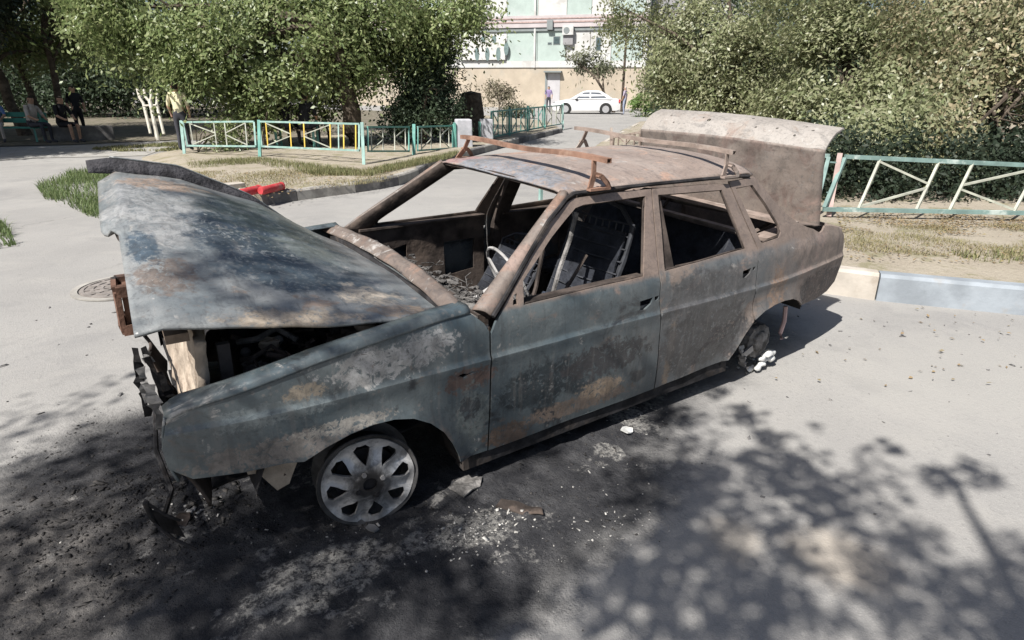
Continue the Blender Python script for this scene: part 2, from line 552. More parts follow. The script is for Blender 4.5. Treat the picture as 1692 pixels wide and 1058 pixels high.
def half(x, z):
    h = interp(z, [(0.10, 0.765), (0.14, 0.778), (0.35, 0.802), (0.580, 0.814), (0.592, 0.818), (0.600, 0.818), (0.612, 0.807), (0.62, 0.8055), (0.72, 0.804), (0.765, 0.799), (0.79, 0.786)])
    if z > 0.79:
        h = 0.786 - (z - 0.79) * 0.5
    if x < -0.1:
        h -= 0.055 * ((-0.1 - x) / 0.55) ** 2
    if x > 2.2:
        h -= 0.125 * ((x - 2.2) / 1.1) ** 1.7
    return h


FARCH = [(-0.26, 0.400), (-0.18, 0.432), (-0.09, 0.458), (0.0, 0.470), (0.08, 0.465), (0.16, 0.442), (0.23, 0.398), (0.29, 0.335), (0.335, 0.258), (0.362, 0.195), (0.375, 0.150)]
RARCH = [(2.10, 0.200), (2.155, 0.272), (2.20, 0.345), (2.25, 0.405), (2.33, 0.450), (2.42, 0.470), (2.52, 0.475), (2.62, 0.465), (2.70, 0.435), (2.76, 0.395)]


def arch_d(x, z, A):
    return min(math.hypot(x - a, z - b) for a, b in resample(A, 0.03, False))


def side_map(sg, dent=0.006):
    def f(x, z):
        h = half(x, z)
        if z < 0.6:
            d = arch_d(x, z, FARCH if x < 1 else RARCH)
            h += 0.022 * math.exp(-(d / 0.035) ** 2)
        h += dent * (nz(x, z, 3 * sg, 3.1) + 0.5 * nz(x, z, 9 * sg, 9.0))
        return shear(x, sg * h, z)
    return f


def side_panel(name, outline, holes, sg, mat, step=0.03, parent=None, thick=0.012):
    bm = panel(outline, holes, step, side_map(sg), thick, (0, -sg, 0), rows=(0.592, 0.600, 0.612, 0.62))
    o = from_bm(name, bm, mat, None, smooth=True, recalc=True)
    return carpart(o, parent)


FENDER = [(0.514, 0.150), (0.375, 0.150)] + FARCH[::-1][1:] + [(-0.45, 0.402), (-0.60, 0.420), (-0.655, 0.47), (-0.668, 0.55), (-0.645, 0.63), (-0.60, 0.665), (-0.45, 0.690), (-0.178, 0.742), (0.10, 0.776), (0.32, 0.795), (0.44, 0.800), (0.490, 0.755), (0.513, 0.715)]
FDOOR = [(0.522, 0.148), (1.524, 0.168), (1.506, 0.40), (1.479, 0.700), (1.482, 0.79), (1.574, 1.160), (1.30, 1.163), (1.09, 1.158), (1.052, 1.145), (0.915, 1.062), (0.76, 0.937), (0.60, 0.798), (0.545, 0.745), (0.522, 0.70)]
FWIN = [(0.690, 0.787), (0.716, 0.875), (0.90, 1.005), (1.085, 1.118), (1.135, 1.128), (1.525, 1.132), (1.385, 0.795)]
SAIL1 = [(0.64, 0.795), (0.665, 0.793), (0.672, 0.835), (0.655, 0.832)]
HAND1 = [(1.350, 0.685), (1.435, 0.690), (1.425, 0.660), (1.385, 0.635), (1.355, 0.64)]
LOCK1 = [(1.447, 0.690), (1.478, 0.692), (1.470, 0.672), (1.448, 0.668)]
RDOOR = [(1.532, 0.168), (2.05, 0.192), (2.092, 0.196)] + [(a - 0.006, b + 0.004) for a, b in RARCH[1:4]] + [(2.232, 0.50), (2.229, 0.726), (2.240, 0.816), (2.150, 1.140), (2.00, 1.150), (1.583, 1.160), (1.490, 0.79), (1.487, 0.70), (1.514, 0.40)]
RWIN = [(1.528, 0.797), (1.612, 1.130), (2.085, 1.116), (2.15, 0.822)]
HAND2 = [(2.105, 0.715), (2.175, 0.722), (2.168, 0.692), (2.14, 0.672), (2.11, 0.675)]
LOCK2 = [(2.19, 0.722), (2.214, 0.724), (2.208, 0.706), (2.19, 0.702)]
QUART = [(2.257, 0.412)] + RARCH[4:] + [(2.80, 0.375), (3.0, 0.368), (3.17, 0.385), (3.27, 0.43), (3.325, 0.53), (3.325, 0.66), (3.30, 0.735), (3.24, 0.790), (3.12, 0.818), (3.03, 0.828), (2.985, 0.808), (2.94, 0.80), (2.87, 0.832), (2.795, 0.853), (2.70, 0.890), (2.60, 0.950), (2.50, 1.040), (2.43, 1.115), (2.385, 1.160), (2.16, 1.152), (2.158, 1.138), (2.249, 0.816), (2.238, 0.726), (2.240, 0.50)]
QWIN = [(2.196, 1.118), (2.345, 1.122), (2.43, 1.01), (2.502, 0.90), (2.500, 0.862), (2.462, 0.838), (2.292, 0.830)]

for sg in (-1, 1):
    fm = M['front_metal']
    fe = side_panel('front_fender', FENDER, [[(0.36, 0.560), (0.385, 0.566), (0.405, 0.560), (0.44, 0.563), (0.405, 0.552), (0.39, 0.545)]], sg, fm)
    # rolled top of the wing and its front return
    TOP = [(-0.645, 0.63), (-0.60, 0.665), (-0.45, 0.690), (-0.178, 0.742), (0.10, 0.776), (0.32, 0.795), (0.44, 0.800)]

    def roll(s, t, sg=sg):
        x = -0.64 + s * 1.08
        z = interp(x, TOP)
        a = t * 2.0
        h = half(x, z - 0.01) + 0.004 * nz(x, z, 3 * sg, 4)
        if a <= 1:
            return shear(x, sg * (h - 0.030 * (1 - math.cos(a * PI / 2))), z - 0.002 + 0.028 * math.sin(a * PI / 2))
        return shear(x, sg * (h - 0.030 - 0.055 * (a - 1)), z + 0.026 - 0.006 * (a - 1))
    carpart(sheet('fender_top', roll, 40, 10, fm, None, 0.006))

    def ret(s, t, sg=sg):
        z = 0.42 + s * 0.235
        x = -0.662 + 0.02 * (abs(s - 0.5) * 2) ** 2
        a = t
        return shear(x + 0.045 * a * a, sg * (0.752 - 0.06 * a), z)
    carpart(sheet('fender_nose', ret, 12, 6, fm, None, 0.008))
    d1 = side_panel('front_door', FDOOR, [FWIN, HAND1, LOCK1, SAIL1], sg, fm)
    side_panel('rear_door', RDOOR, [RWIN, HAND2, LOCK2], sg, M['rear_metal'])
    side_panel('rear_quarter_panel', QUART, [QWIN], sg, M['rear_metal'])
    # dished handle plates behind the openings
    for hx, hz in ((1.392, 0.64), (2.14, 0.675)):
        bm = bmesh.new()
        box(bm, (hx - 0.03, -0.02, hz - 0.035), (hx + 0.035, 0.0, hz + 0.012), bev=0.006)
        for v in bm.verts:
            v.co = shear(v.co.x, sg * (0.789 + v.co.y * 0.5), v.co.z)
        carpart(from_bm('handle_recess', bm, M['rear_metal']))
    # window frame lips: thin raised channel round each glass opening
    for W_, mm in ((FWIN, M['pillar_metal']), (RWIN, M['pillar_metal']), (QWIN, M['pillar_metal'])):
        bm = bmesh.new()
        P = resample(W_, 0.06)
        f = side_map(sg)
        tube(bm, [f(*q) + Vector((0, -sg * 0.012, 0)) for q in P + [P[0]]], 0.007, 5)
        carpart(from_bm('window_channel', bm, M['soot_brown'], smooth=True))
    # drip rail
    bm = bmesh.new()
    DR = [(0.535, 0.772), (0.60, 0.822), (0.76, 0.955), (0.915, 1.080), (1.045, 1.163), (1.09, 1.178), (1.30, 1.181), (1.6, 1.181), (2.0, 1.178), (2.28, 1.172), (2.33, 1.168)]
    tube(bm, [shear(x, sg * (half(x, z) + 0.006), z) for x, z in resample(DR, 0.05, False)], 0.010, 6)
    carpart(from_bm('drip_rail', bm, M['soot'], smooth=True))
    # windscreen pillar
    def pil(s, t, sg=sg):
        o = (0.535 + s * (1.062 - 0.535), 0.786 - 0.0 - s * 0.193, 0.768 + 0.405 * s)
        e = (0.478 + s * (1.044 - 0.478), 0.738 - s * 0.180, 0.790 + 0.392 * s)
        a = t
        x = o[0] + (e[0] - o[0]) * a
        yy = o[1] + (e[1] - o[1]) * a
        z = o[2] + (e[2] - o[2]) * a + 0.012 * math.sin(a * PI)
        yy += 0.012 * math.sin(a * PI)
        return shear(x, sg * yy, z)
    carpart(sheet('windscreen_pillar', pil, 24, 8, M['pillar_metal'], None, 0.012))

    def pil2(s, t, sg=sg):
        e = (0.478 + s * (1.044 - 0.478), 0.738 - s * 0.180, 0.790 + 0.392 * s)
        return shear(e[0] + 0.075 * t, sg * (e[1] - 0.012 * t + 0.02 * t * t), e[2] - 0.022 * t - 0.03 * t)
    carpart(sheet('pillar_inner_face', pil2, 16, 3, M['soot_brown'], None, 0.010))
    # centre pillar inside
    bm = bmesh.new()
    for zz in range(12):
        pass
    P = [shear(1.55 - 0.09 * (1 - k / 10) + 0.05, sg * (half(1.5, 0.2 + 0.095 * k) - 0.05), 0.2 + 0.095 * k) for k in range(11)]
    for a, b in zip(P, P[1:]):
        bar(bm, a, b, 0.10, 0.045, (0, sg, 0))
    tube(bm, [P[9] + Vector((0.02, -sg * 0.03, -0.02)), P[9] + Vector((0.05, -sg * 0.05, -0.01)), P[9] + Vector((0.055, -sg * 0.05, -0.035)), P[9] + Vector((0.02, -sg * 0.04, -0.05))], 0.006, 5)
    carpart(from_bm('centre_pillar', bm, M['soot_brown']))
    # inner door skins, stamped with openings
    for (xa, xb) in ((0.56, 1.42), (1.56, 2.14)):
        hl = [[(xa + 0.10, 0.62), (xa + 0.30, 0.66), (xa + 0.30, 0.48), (xa + 0.13, 0.45)], [(xb - 0.30, 0.64), (xb - 0.08, 0.64), (xb - 0.08, 0.44), (xb - 0.30, 0.42)]]
        bm = panel([(xa, 0.2), (xb, 0.2), (xb, 0.775), (xa, 0.775)], hl, 0.05, lambda x, z, sg=sg: shear(x, sg * (half(x, min(z, 0.77)) - 0.075 + 0.008 * nz(x, z, sg, 6)), z), 0.006, (0, -sg, 0))
        carpart(from_bm('inner_door_panel', bm, M['soot_brown'], smooth=True))
        bm = bmesh.new()
        bar(bm, shear(xa, sg * 0.735, 0.775), shear(xb, sg * 0.735, 0.78), 0.07, 0.012)
        carpart(from_bm('window_sill_strip', bm, M['soot_brown']))
    bm = bmesh.new()
    bar(bm, shear(0.40, sg * 0.735, 0.125), shear(2.12, sg * 0.735, 0.155), 0.07, 0.09)
    carpart(from_bm('sill', bm, M['soot']))

# roof
def roof(s, t):
    x = 1.045 + s * (2.385 - 1.045)
    q = t * 2 - 1
    w = 0.592 - 0.008 * s
    b = interp(s, [(0, 0.018), (0.25, 0.055), (0.5, 0.068), (0.85, 0.068), (1, 0.050)])
    e = 1 - abs(q) ** 2.6
    z = 1.181 + b * e + 0.012 * min(1, (1 - abs(q)) * 9)
    xx = x + (0.03 * (1 - q * q) * (1 - s) * -1.0) + 0.05 * s * (1 - q * q)
    zz = z + 0.004 * nz(x, q * 0.6, 5, 4) + 0.003 * nz(x, q * 0.6, 8, 11)
    if s < 0.03:
        zz -= 0.012
    if s > 0.97:
        zz -= 0.012
    return shear(xx, q * w, zz)
carpart(sheet('roof_panel', roof, 60, 50, M['roof_metal'], None, 0.010))
bm = bmesh.new()
for k in range(12):
    a = shear(*(lambda q: (1.075 - 0.03 * (1 - q * q), q * 0.56, 1.176 + 0.02 * (1 - q * q)))(k / 6 - 1))
    b = shear(*(lambda q: (1.075 - 0.03 * (1 - q * q), q * 0.56, 1.176 + 0.02 * (1 - q * q)))((k + 1) / 6 - 1))
    bar(bm, a, b, 0.05, 0.02)
carpart(from_bm('windscreen_header', bm, M['soot_brown']))
bm = bmesh.new()
for k in range(12):
    fq = lambda q: shear(2.37 + 0.05 * (1 - q * q), q * 0.56, 1.16 + 0.04 * (1 - q * q))
    bar(bm, fq(k / 6 - 1), fq((k + 1) / 6 - 1), 0.05, 0.025)
carpart(from_bm('rear_window_header', bm, M['soot_brown']))
for xx in (1.45, 1.9):
    bm = bmesh.new()
    for k in range(12):
        fq = lambda q: shear(xx, q * 0.57, 1.172 + 0.05 * (1 - q * q))
        bar(bm, fq(k / 6 - 1), fq((k + 1) / 6 - 1), 0.05, 0.015)
    carpart(from_bm('roof_bow', bm, M['soot']))

# cowl between hood and windscreen
def cowl(s, t):
    q = s * 2 - 1
    x0 = 0.36 + 0.06 * (1 - q * q)
    x1 = 0.435 + 0.055 * (1 - q * q)
    z = 0.785 + 0.03 * t + 0.012 * math.sin(t * PI) + 0.012 * (1 - q * q) + 0.008 * nz(q, t, 2, 4)
    return shear(x0 + (x1 - x0) * t, q * 0.775 if t < 0.2 else q * (0.775 - 0.05 * t), z)
carpart(sheet('cowl_panel', cowl, 50, 8, M['pillar_metal'], None, 0.012))

def fire(s, t):
    return shear(0.40 + 0.03 * nz(s * 2, t * 2, 1, 2), (s * 2 - 1) * 0.76, 0.12 + t * 0.67)
carpart(sheet('firewall', fire, 20, 10, M['soot'], None, 0.02))

def floor(s, t):
    x = 0.40 + s * 2.0
    q = t * 2 - 1
    tun = 0.13 * math.exp(-(q / 0.16) ** 2)
    z = 0.14 + tun + 0.02 * nz(x, q, 3, 5) + (0.2 * max(0, min(1, (x - 1.75) / 0.15)))
    return shear(x, q * 0.74, z)
carpart(sheet('floor_pan', floor, 50, 30, M['soot'], None, 0.01))

def bootfloor(s, t):
    x = 2.35 + s * 0.93
    q = t * 2 - 1
    return shear(x, q * 0.60, 0.36 + 0.03 * nz(x, q, 1, 4) + 0.1 * max(0, abs(q) - 0.7))
carpart(sheet('boot_floor', bootfloor, 16, 12, M['soot_brown'], None, 0.01))

def tailp(s, t):
    q = s * 2 - 1
    z = 0.385 + t * 0.40
    x = 3.30 - 0.03 * abs(q) ** 6 + 0.02 * math.sin(t * PI) - 0.05 * (1 - t) * (1 - t)
    return shear(x, q * 0.665, z)
carpart(sheet('tail_panel', tailp, 30, 12, M['rear_metal'], None, 0.012))
# parcel shelf and rear window base rails
bm = bmesh.new()
bar(bm, shear(2.74, -0.66, 0.865), shear(2.74, 0.66, 0.865), 0.10, 0.02)
carpart(from_bm('rear_deck_strip', bm, M['rack_grey']))
bm = bmesh.new()
bar(bm, shear(2.45, -0.62, 0.82), shear(2.45, 0.62, 0.82), 0.05, 0.02)
bar(bm, shear(2.45, -0.64, 0.81), shear(2.72, -0.64, 0.84), 0.10, 0.02)
bar(bm, shear(2.45, 0.64, 0.81), shear(2.72, 0.64, 0.84), 0.10, 0.02)
carpart(from_bm('parcel_shelf_frame', bm, M['rack_grey']))
carpart(sheet('rear_deck_panel', lambda s, t: shear(2.75 + 0.30 * s, (t * 2 - 1) * 0.655, 0.862 - 0.045 * s + 0.006 * nz(s * 2, t * 4, 1, 3)), 8, 24, M['rear_metal'], None, 0.012))
# rear seat bulkhead with openings
bm = panel([(-0.66, 0.30), (0.66, 0.30), (0.66, 0.80), (-0.66, 0.80)], [[(-0.15, 0.55), (0.25, 0.55), (0.25, 0.74), (-0.15, 0.74)]], 0.08, lambda y, z: shear(2.30 + 0.25 * (z - 0.3), y, z), 0.01, (1, 0, 0))
carpart(from_bm('rear_bulkhead', bm, M['soot']))

# rear wheel housings
for sg in (-1, 1):
    bm = bmesh.new()
    P = [(2.06, 0.16), (2.10, 0.32), (2.2, 0.45), (2.35, 0.53), (2.5, 0.55), (2.66, 0.52), (2.78, 0.42), (2.82, 0.34)]
    for (xa, za), (xb, zb) in zip(P, P[1:]):
        v = [bm.verts.new(shear(x, sg * y, z)) for x, z, y in ((xa, za, 0.775), (xb, zb, 0.745), (xb, zb, 0.46), (xa, za, 0.46))]
        bm.faces.new(v)
    v = [bm.verts.new(shear(x, sg * 0.46, z)) for x, z in P]
    bm.faces.new(v)
    carpart(from_bm('rear_wheel_housing', bm, M['soot']))
    bm = bmesh.new()
    P = [(-0.42, 0.30), (-0.36, 0.44), (-0.2, 0.53), (0.0, 0.57), (0.2, 0.53), (0.34, 0.42), (0.42, 0.28), (0.44, 0.13)]
    for (xa, za), (xb, zb) in zip(P, P[1:]):
        v = [bm.verts.new(shear(x, sg * y, z)) for x, z, y in ((xa, za, 0.77), (xb, zb, 0.775), (xb, zb, 0.45), (xa, za, 0.45))]
        bm.faces.new(v)
    v = [bm.verts.new(shear(x, sg * 0.45, z)) for x, z in P]
    bm.faces.new(v)
    # inner wing up to the hood line
    v = [bm.verts.new(shear(x, sg * 0.60, z)) for x, z in ((-0.56, 0.36), (-0.2, 0.535), (0.2, 0.535), (0.40, 0.40), (0.40, 0.77), (0.0, 0.72), (-0.56, 0.62))]
    bm.faces.new(v)
    carpart(from_bm('front_wheel_housing', bm, M['soot']))

# hood: front edge raised, far side higher than the near side
HN = [(-0.69, 0.945), (-0.65, 0.935), (-0.3, 0.868), (-0.1, 0.828), (0.2, 0.792), (0.387, 0.772)]
HF = [(-0.69, 1.265), (-0.60, 1.255), (-0.33, 1.200), (0.0, 1.055), (0.2, 0.915), (0.392, 0.800)]


def hood(s, t):
    y = -0.70 + 1.39 * t
    xf = -0.672 + 0.062 * t - (0.055 if t > 0.52 else 0.055 * max(0, (t - 0.46) / 0.06))
    x = xf + s * (0.402 - xf) + 0.062 * s * math.sin(t * PI)
    a, b = interp(x, HN), interp(x, HF)
    k = t + 0.08 * math.sin(t * PI)
    z = a + (b - a) * min(k, 1.0) + 0.022 * math.sin(t * PI)
    z += 0.012 * nz(x, y, 2.2, 2.6) + 0.004 * nz(x, y, 4, 8) - 0.012 * math.exp(-((t - 0.52) / 0.02) ** 2) * (1 - s)
    if s < 0.07:
        z -= (0.35 if t < 0.5 else 0.75) * (0.07 - s)
    return Vector((x, y, z))
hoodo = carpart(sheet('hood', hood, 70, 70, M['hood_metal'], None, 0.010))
# turned up far edge with the charred sound mat
def flange(s, t):
    x = -0.695 + s * 0.86
    b = Vector((x, 0.690, interp(x, HF)))
    top = interp(s, [(0, 0.050), (0.10, 0.066), (0.45, 0.066), (0.75, 0.042), (1, 0.004)])
    w = 0.008 * nz(x, t, 3, 9)
    return b + Vector((0, 0.035 * t * t + w, -0.012 + top * t))
fl = sheet('hood_far_flange', flange, 40, 6, M['dark_mat'], None, 0.006)
fl.parent = hoodo
def flange2(s, t):
    x = -0.60 + s * 0.80
    b = flange((x + 0.695) / 0.86, 1.0)
    return b + Vector((0, 0.03 * t, 0.008 - 0.012 * t))
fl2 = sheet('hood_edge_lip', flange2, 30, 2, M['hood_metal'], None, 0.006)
fl2.parent = hoodo
# stiffening ribs below the hood
bm = bmesh.new()
for a, b in (((0.05, 0.06), (0.95, 0.30)), ((0.05, 0.94), (0.95, 0.70)), ((0.05, 0.08), (0.05, 0.92)), ((0.5, 0.15), (0.5, 0.85))):
    P = [hood(a[0] + (b[0] - a[0]) * k / 8, a[1] + (b[1] - a[1]) * k / 8) + Vector((0, 0, -0.03)) for k in range(9)]
    for q, r in zip(P, P[1:]):
        bar(bm, q, r, 0.06, 0.03)
rb = from_bm('hood_rib', bm, M['soot_brown'])
rb.parent = hoodo

# boot lid standing past upright
LB0, LB1 = Vector((3.050, -0.63, 0.795)), Vector((2.85, 0.63, 0.84))
LC0, LC1 = Vector((2.948, -0.64, 1.285)), Vector((2.720, 0.64, 1.345))
LT0, LT1 = Vector((3.150, -0.63, 1.405)), Vector((2.90, 0.63, 1.480))


def lid_lo(s, t):
    b = LB0.lerp(LB1, t)
    c = LC0.lerp(LC1, t)
    q = b.lerp(c, s)
    bulge = 0.018 * math.sin(t * PI) + 0.010 * nz(s, t * 2.5, 4, 3) + 0.004 * nz(s, t * 2.5, 7, 9)
    q += Vector((-1, -0.1, 0)) * bulge
    q.z += 0.016 * math.sin(t * PI) * s
    if t < 0.02:
        q.x += 0.02
    return q


def lid_hi(s, t):
    c = lid_lo(1.0, t)
    h = LT0.lerp(LT1, t)
    h = h + Vector((0, 0, 0.018 * math.sin(t * PI)))
    q = c.lerp(h, s)
    q += Vector((-0.012, 0, 0.022)) * math.sin(s * PI)
    q.z += 0.004 * nz(s * 2, t * 4, 1, 3)
    return q
lido = carpart(sheet('boot_lid', lid_lo, 30, 50, M['lid_metal'], None, 0.012))
# vertical rear face of the lid, now on top, with its number plate holes
def lh(x, y):
    return lid_hi(y, x)
holes = []
for (cx, cy, r) in ((0.10, 0.58, 0.008), (0.16, 0.30, 0.007), (0.145, 0.72, 0.007), (0.26, 0.46, 0.007), (0.36, 0.40, 0.007), (0.42, 0.78, 0.008), (0.63, 0.50, 0.012), (0.67, 0.56, 0.006), (0.82, 0.30, 0.006), (0.87, 0.58, 0.008)):
    holes.append([(cx + r * math.cos(k * PI / 3), cy + 5.0 * r * math.sin(k * PI / 3)) for k in range(6)])
bm = panel([(0, 0), (1, 0), (1, 1), (0, 1)], holes, 0.045, lh, 0.010, (0.45, 0, -0.9))
o = from_bm('lid_rear_face', bm, M['lid_top'], smooth=True)
o.parent = lido
# inner frame and side flange of the lid
bm = bmesh.new()
for t in (0.03, 0.97):
    bar(bm, lid_lo(0.03, t) + Vector((0.03, 0, 0)), lid_lo(0.97, t) + Vector((0.03, 0, 0)), 0.03, 0.05, (1, 0, 0))
bar(bm, lid_lo(0.5, 0.05) + Vector((0.03, 0, 0)), lid_lo(0.5, 0.95) + Vector((0.03, 0, 0)), 0.08, 0.03, (1, 0, 0))
bar(bm, lid_hi(0.97, 0.02) + Vector((0.02, 0, -0.02)), lid_hi(0.97, 0.98) + Vector((0.02, 0, -0.02)), 0.03, 0.03)
o = from_bm('lid_inner_frame', bm, M['rear_metal'])
o.parent = lido
for sg, t in ((-1, 0.16), (1, 0.84)):
    bm = bmesh.new()
    tube(bm, [(2.70, sg * 0.42, 0.78), (2.80, sg * 0.42, 0.80), tuple(lid_lo(0.15, t) + Vector((0.03, 0, 0))), tuple(lid_lo(0.5, t) + Vector((0.03, 0, 0)))], 0.014, 6)
    carpart(from_bm('lid_hinge', bm, M['rear_metal']))

# radiator panel, slam panel, headlight frames, valance
def radp(s, t):
    y = -0.63 + s * 0.98
    z = 0.38 + t * 0.45
    x = -0.485 - 0.05 * (1 - t) + 0.014 * nz(y, z, 1, 9) + 0.008 * nz(y, z, 3, 20)
    return shear(x, y, z)
carpart(sheet('radiator', radp, 40, 24, M['tan_ash'], None, 0.035))
bm = bmesh.new()
bar(bm, shear(-0.435, -0.60, 0.36), shear(-0.425, -0.60, 0.80), 0.04, 0.03, (0, 1, 0))
carpart(from_bm('radiator_side_post', bm, M['soot']))
bm = bmesh.new()
bar(bm, shear(-0.46, 0.40, 0.36), shear(-0.44, 0.40, 0.82), 0.05, 0.04, (0, 1, 0))
carpart(from_bm('radiator_side_post', bm, M['soot']))
bm = bmesh.new()
bar(bm, shear(-0.555, -0.60, 0.845), shear(-0.53, 0.66, 0.81), 0.07, 0.03)
carpart(from_bm('front_cross_member', bm, plain('scorched_cross_member', (0.17, 0.13, 0.10), 0.4, 9, 0.9, 0.1, bump=0.4, dirt=(0.33, 0.28, 0.22))))
bm = bmesh.new()
bar(bm, shear(-0.50, -0.62, 0.42), shear(-0.50, 0.62, 0.40), 0.10, 0.08)
carpart(from_bm('lower_cross_member', bm, M['soot']))
for sg in (1,):
    bm = bmesh.new()
    ys = (0.50, 0.67)
    za, zb = 0.51, 0.69
    xf = -0.695
    rnd = random.Random(3)
    C = [shear(xf + rnd.uniform(-.01, .01), ys[0], za), shear(xf, ys[1], za), shear(xf + rnd.uniform(-.01, .02), ys[1], zb), shear(xf, ys[0], zb)]
    for k in range(4):
        bar(bm, C[k], C[(k + 1) % 4], 0.05, 0.022, (1, 0.1, 0.2))
        bar(bm, C[k], C[k] + Vector((0.12, 0, 0)), 0.05, 0.05)
        q0_, q1_ = C[k], C[(k + 1) % 4]
        bm.faces.new([bm.verts.new(q) for q in (q0_ + Vector((0.02, 0, 0)), q1_ + Vector((0.02, 0, 0)), q1_ + Vector((0.14, 0, 0)), q0_ + Vector((0.14, 0, 0)))])
    v = [bm.verts.new(q + Vector((0.10, 0, 0))) for q in C]
    bm.faces.new(v)
    carpart(from_bm('headlight_frame', bm, plain('scorched_rust_frame', (0.13, 0.075, 0.055), 0.5, 9, 0.85, 0.2, bump=0.4, dirt=(0.03, 0.027, 0.026))))
# torn strips hanging at the near front corner
rnd = random.Random(11)
for (mt, pts, w) in (('white_strip', [(-0.662, -0.64, 0.72), (-0.656, -0.645, 0.65), (-0.650, -0.65, 0.58), (-0.645, -0.655, 0.53)], 0.034),
                     ('soot', [(-0.672, -0.60, 0.84), (-0.680, -0.60, 0.76), (-0.686, -0.61, 0.69), (-0.684, -0.615, 0.60)], 0.026),
                     ('white_strip', [(-0.674, -0.615, 0.77), (-0.676, -0.62, 0.72), (-0.672, -0.62, 0.66)], 0.03),
                     ('white_strip', [(-0.650, -0.61, 0.83), (-0.645, -0.615, 0.79)], 0.03),
                     ('soot', [(-0.648, -0.61, 0.84), (-0.640, -0.62, 0.70), (-0.628, -0.635, 0.58), (-0.62, -0.65, 0.44)], 0.018),
                     ('soot', [(-0.625, -0.60, 0.74), (-0.612, -0.61, 0.66), (-0.610, -0.61, 0.62)], 0.035),
                     ('soot_brown', [(-0.655, -0.62, 0.50), (-0.62, -0.64, 0.49), (-0.60, -0.65, 0.50)], 0.022)):
    bm = bmesh.new()
    Q = []
    for a, b in zip(pts, pts[1:]):
        for k in range(4):
            Q.append(shear(*(a[i] + (b[i] - a[i]) * k / 4 for i in range(3))) + Vector((rnd.uniform(-.006, .006), rnd.uniform(-.012, .012), rnd.uniform(-.004, .004))))
    Q.append(shear(*pts[-1]))
    L_, R_ = [], []
    for k, q in enumerate(Q):
        ww = w * 0.55 * rnd.uniform(0.45, 1.15)
        ang = rnd.uniform(-0.5, 0.5)
        L_.append(bm.verts.new(q + Vector((-ww * math.cos(ang), ww * math.sin(ang), rnd.uniform(-.006, .006)))))
        R_.append(bm.verts.new(q + Vector((ww * math.cos(ang), -ww * math.sin(ang), rnd.uniform(-.006, .006)))))
    fs = [bm.faces.new((L_[k], R_[k], R_[k + 1], L_[k + 1])) for k in range(len(Q) - 1)]
    bmesh.ops.solidify(bm, geom=fs, thickness=0.006)
    carpart(from_bm('torn_front_strip', bm, M[mt]))
# collapsed bumper carrier
bm = bmesh.new()
tube(bm, [(-0.745, -0.665, 0.33), (-0.74, -0.66, 0.27), (-0.72, -0.62, 0.19), (-0.66, -0.3, 0.12), (-0.68, 0.1, 0.10), (-0.64, 0.6, 0.10)], 0.010, 6)
tube(bm, [(-0.745, -0.665, 0.33), (-0.70, -0.68, 0.27), (-0.66, -0.70, 0.24)], 0.005, 5)
tube(bm, [(-0.735, -0.665, 0.24), (-0.69, -0.69, 0.17), (-0.63, -0.71, 0.11)], 0.006, 5)
v4 = [bm.verts.new(q) for q in ((-0.738, -0.664, 0.30), (-0.675, -0.69, 0.25), (-0.655, -0.705, 0.17), (-0.715, -0.68, 0.21))]
fs = [bm.faces.new(v4)]
bmesh.ops.solidify(bm, geom=fs, thickness=0.004)
carpart(from_bm('bumper_carrier', bm, M['soot']))

def val(s, t):
    y = -0.72 + s * 1.4
    z = 0.43 - t * (0.10 + 0.10 * (0.5 + nz(s * 9, 1, 3, 1.3)))
    return shear(-0.62 + 0.06 * t + 0.03 * nz(y, z, 2, 5), y, z)
carpart(sheet('front_valance', val, 30, 6, M['soot_brown'], None, 0.01))
bm = panel([(-0.44, 0.395), (-0.26, 0.40), (-0.262, 0.33), (-0.30, 0.265), (-0.345, 0.255), (-0.395, 0.335), (-0.43, 0.345)], [[(-0.315, 0.30), (-0.305, 0.30), (-0.31, 0.31)]], 0.03, lambda x, z: Vector((x, -0.70 - (0.40 - z) * 0.2 + 0.01 * nz(x, z, 1, 12), z)), 0.012, (0, 1, 0))
carpart(from_bm('hanging_bracket', bm, M['tan_ash']))

# engine bay
bm = bmesh.new()
box(bm, (-0.34, -0.30, 0.36), (0.10, 0.14, 0.66), bev=0.03)
box(bm, (-0.36, -0.26, 0.64), (0.02, 0.08, 0.74), bev=0.02)
box(bm, (-0.30, 0.14, 0.30), (0.10, 0.48, 0.55), bev=0.05)
for k in range(4):
    tube(bm, [(-0.30 + 0.10 * k, -0.30, 0.66), (-0.30 + 0.10 * k, -0.38, 0.62), (-0.30 + 0.10 * k, -0.42, 0.50)], 0.022, 8)
tube(bm, [(-0.30, -0.18, 0.76), (-0.18, -0.15, 0.79), (0.0, -0.2, 0.75)], 0.03, 8)
tube(bm, [(-0.1, -0.05, 0.74), (-0.1, -0.05, 0.80)], 0.07, 12)
carpart(from_bm('engine_block', bm, M['soot'], smooth=True))
bm = bmesh.new()
for (q, r) in (((-0.32, -0.36, 0.66), 0.02), ((-0.20, -0.40, 0.70), 0.018), ((-0.28, -0.44, 0.62), 0.022)):
    bmesh.ops.create_icosphere(bm, subdivisions=2, radius=r, matrix=Matrix.Translation(q))
tube(bm, [(-0.34, -0.34, 0.70), (-0.28, -0.40, 0.72), (-0.2, -0.38, 0.74), (-0.14, -0.44, 0.70)], 0.012, 6)
carpart(from_bm('melted_engine_fitting', bm, M['grey_ash'], smooth=True))
rnd = random.Random(15)
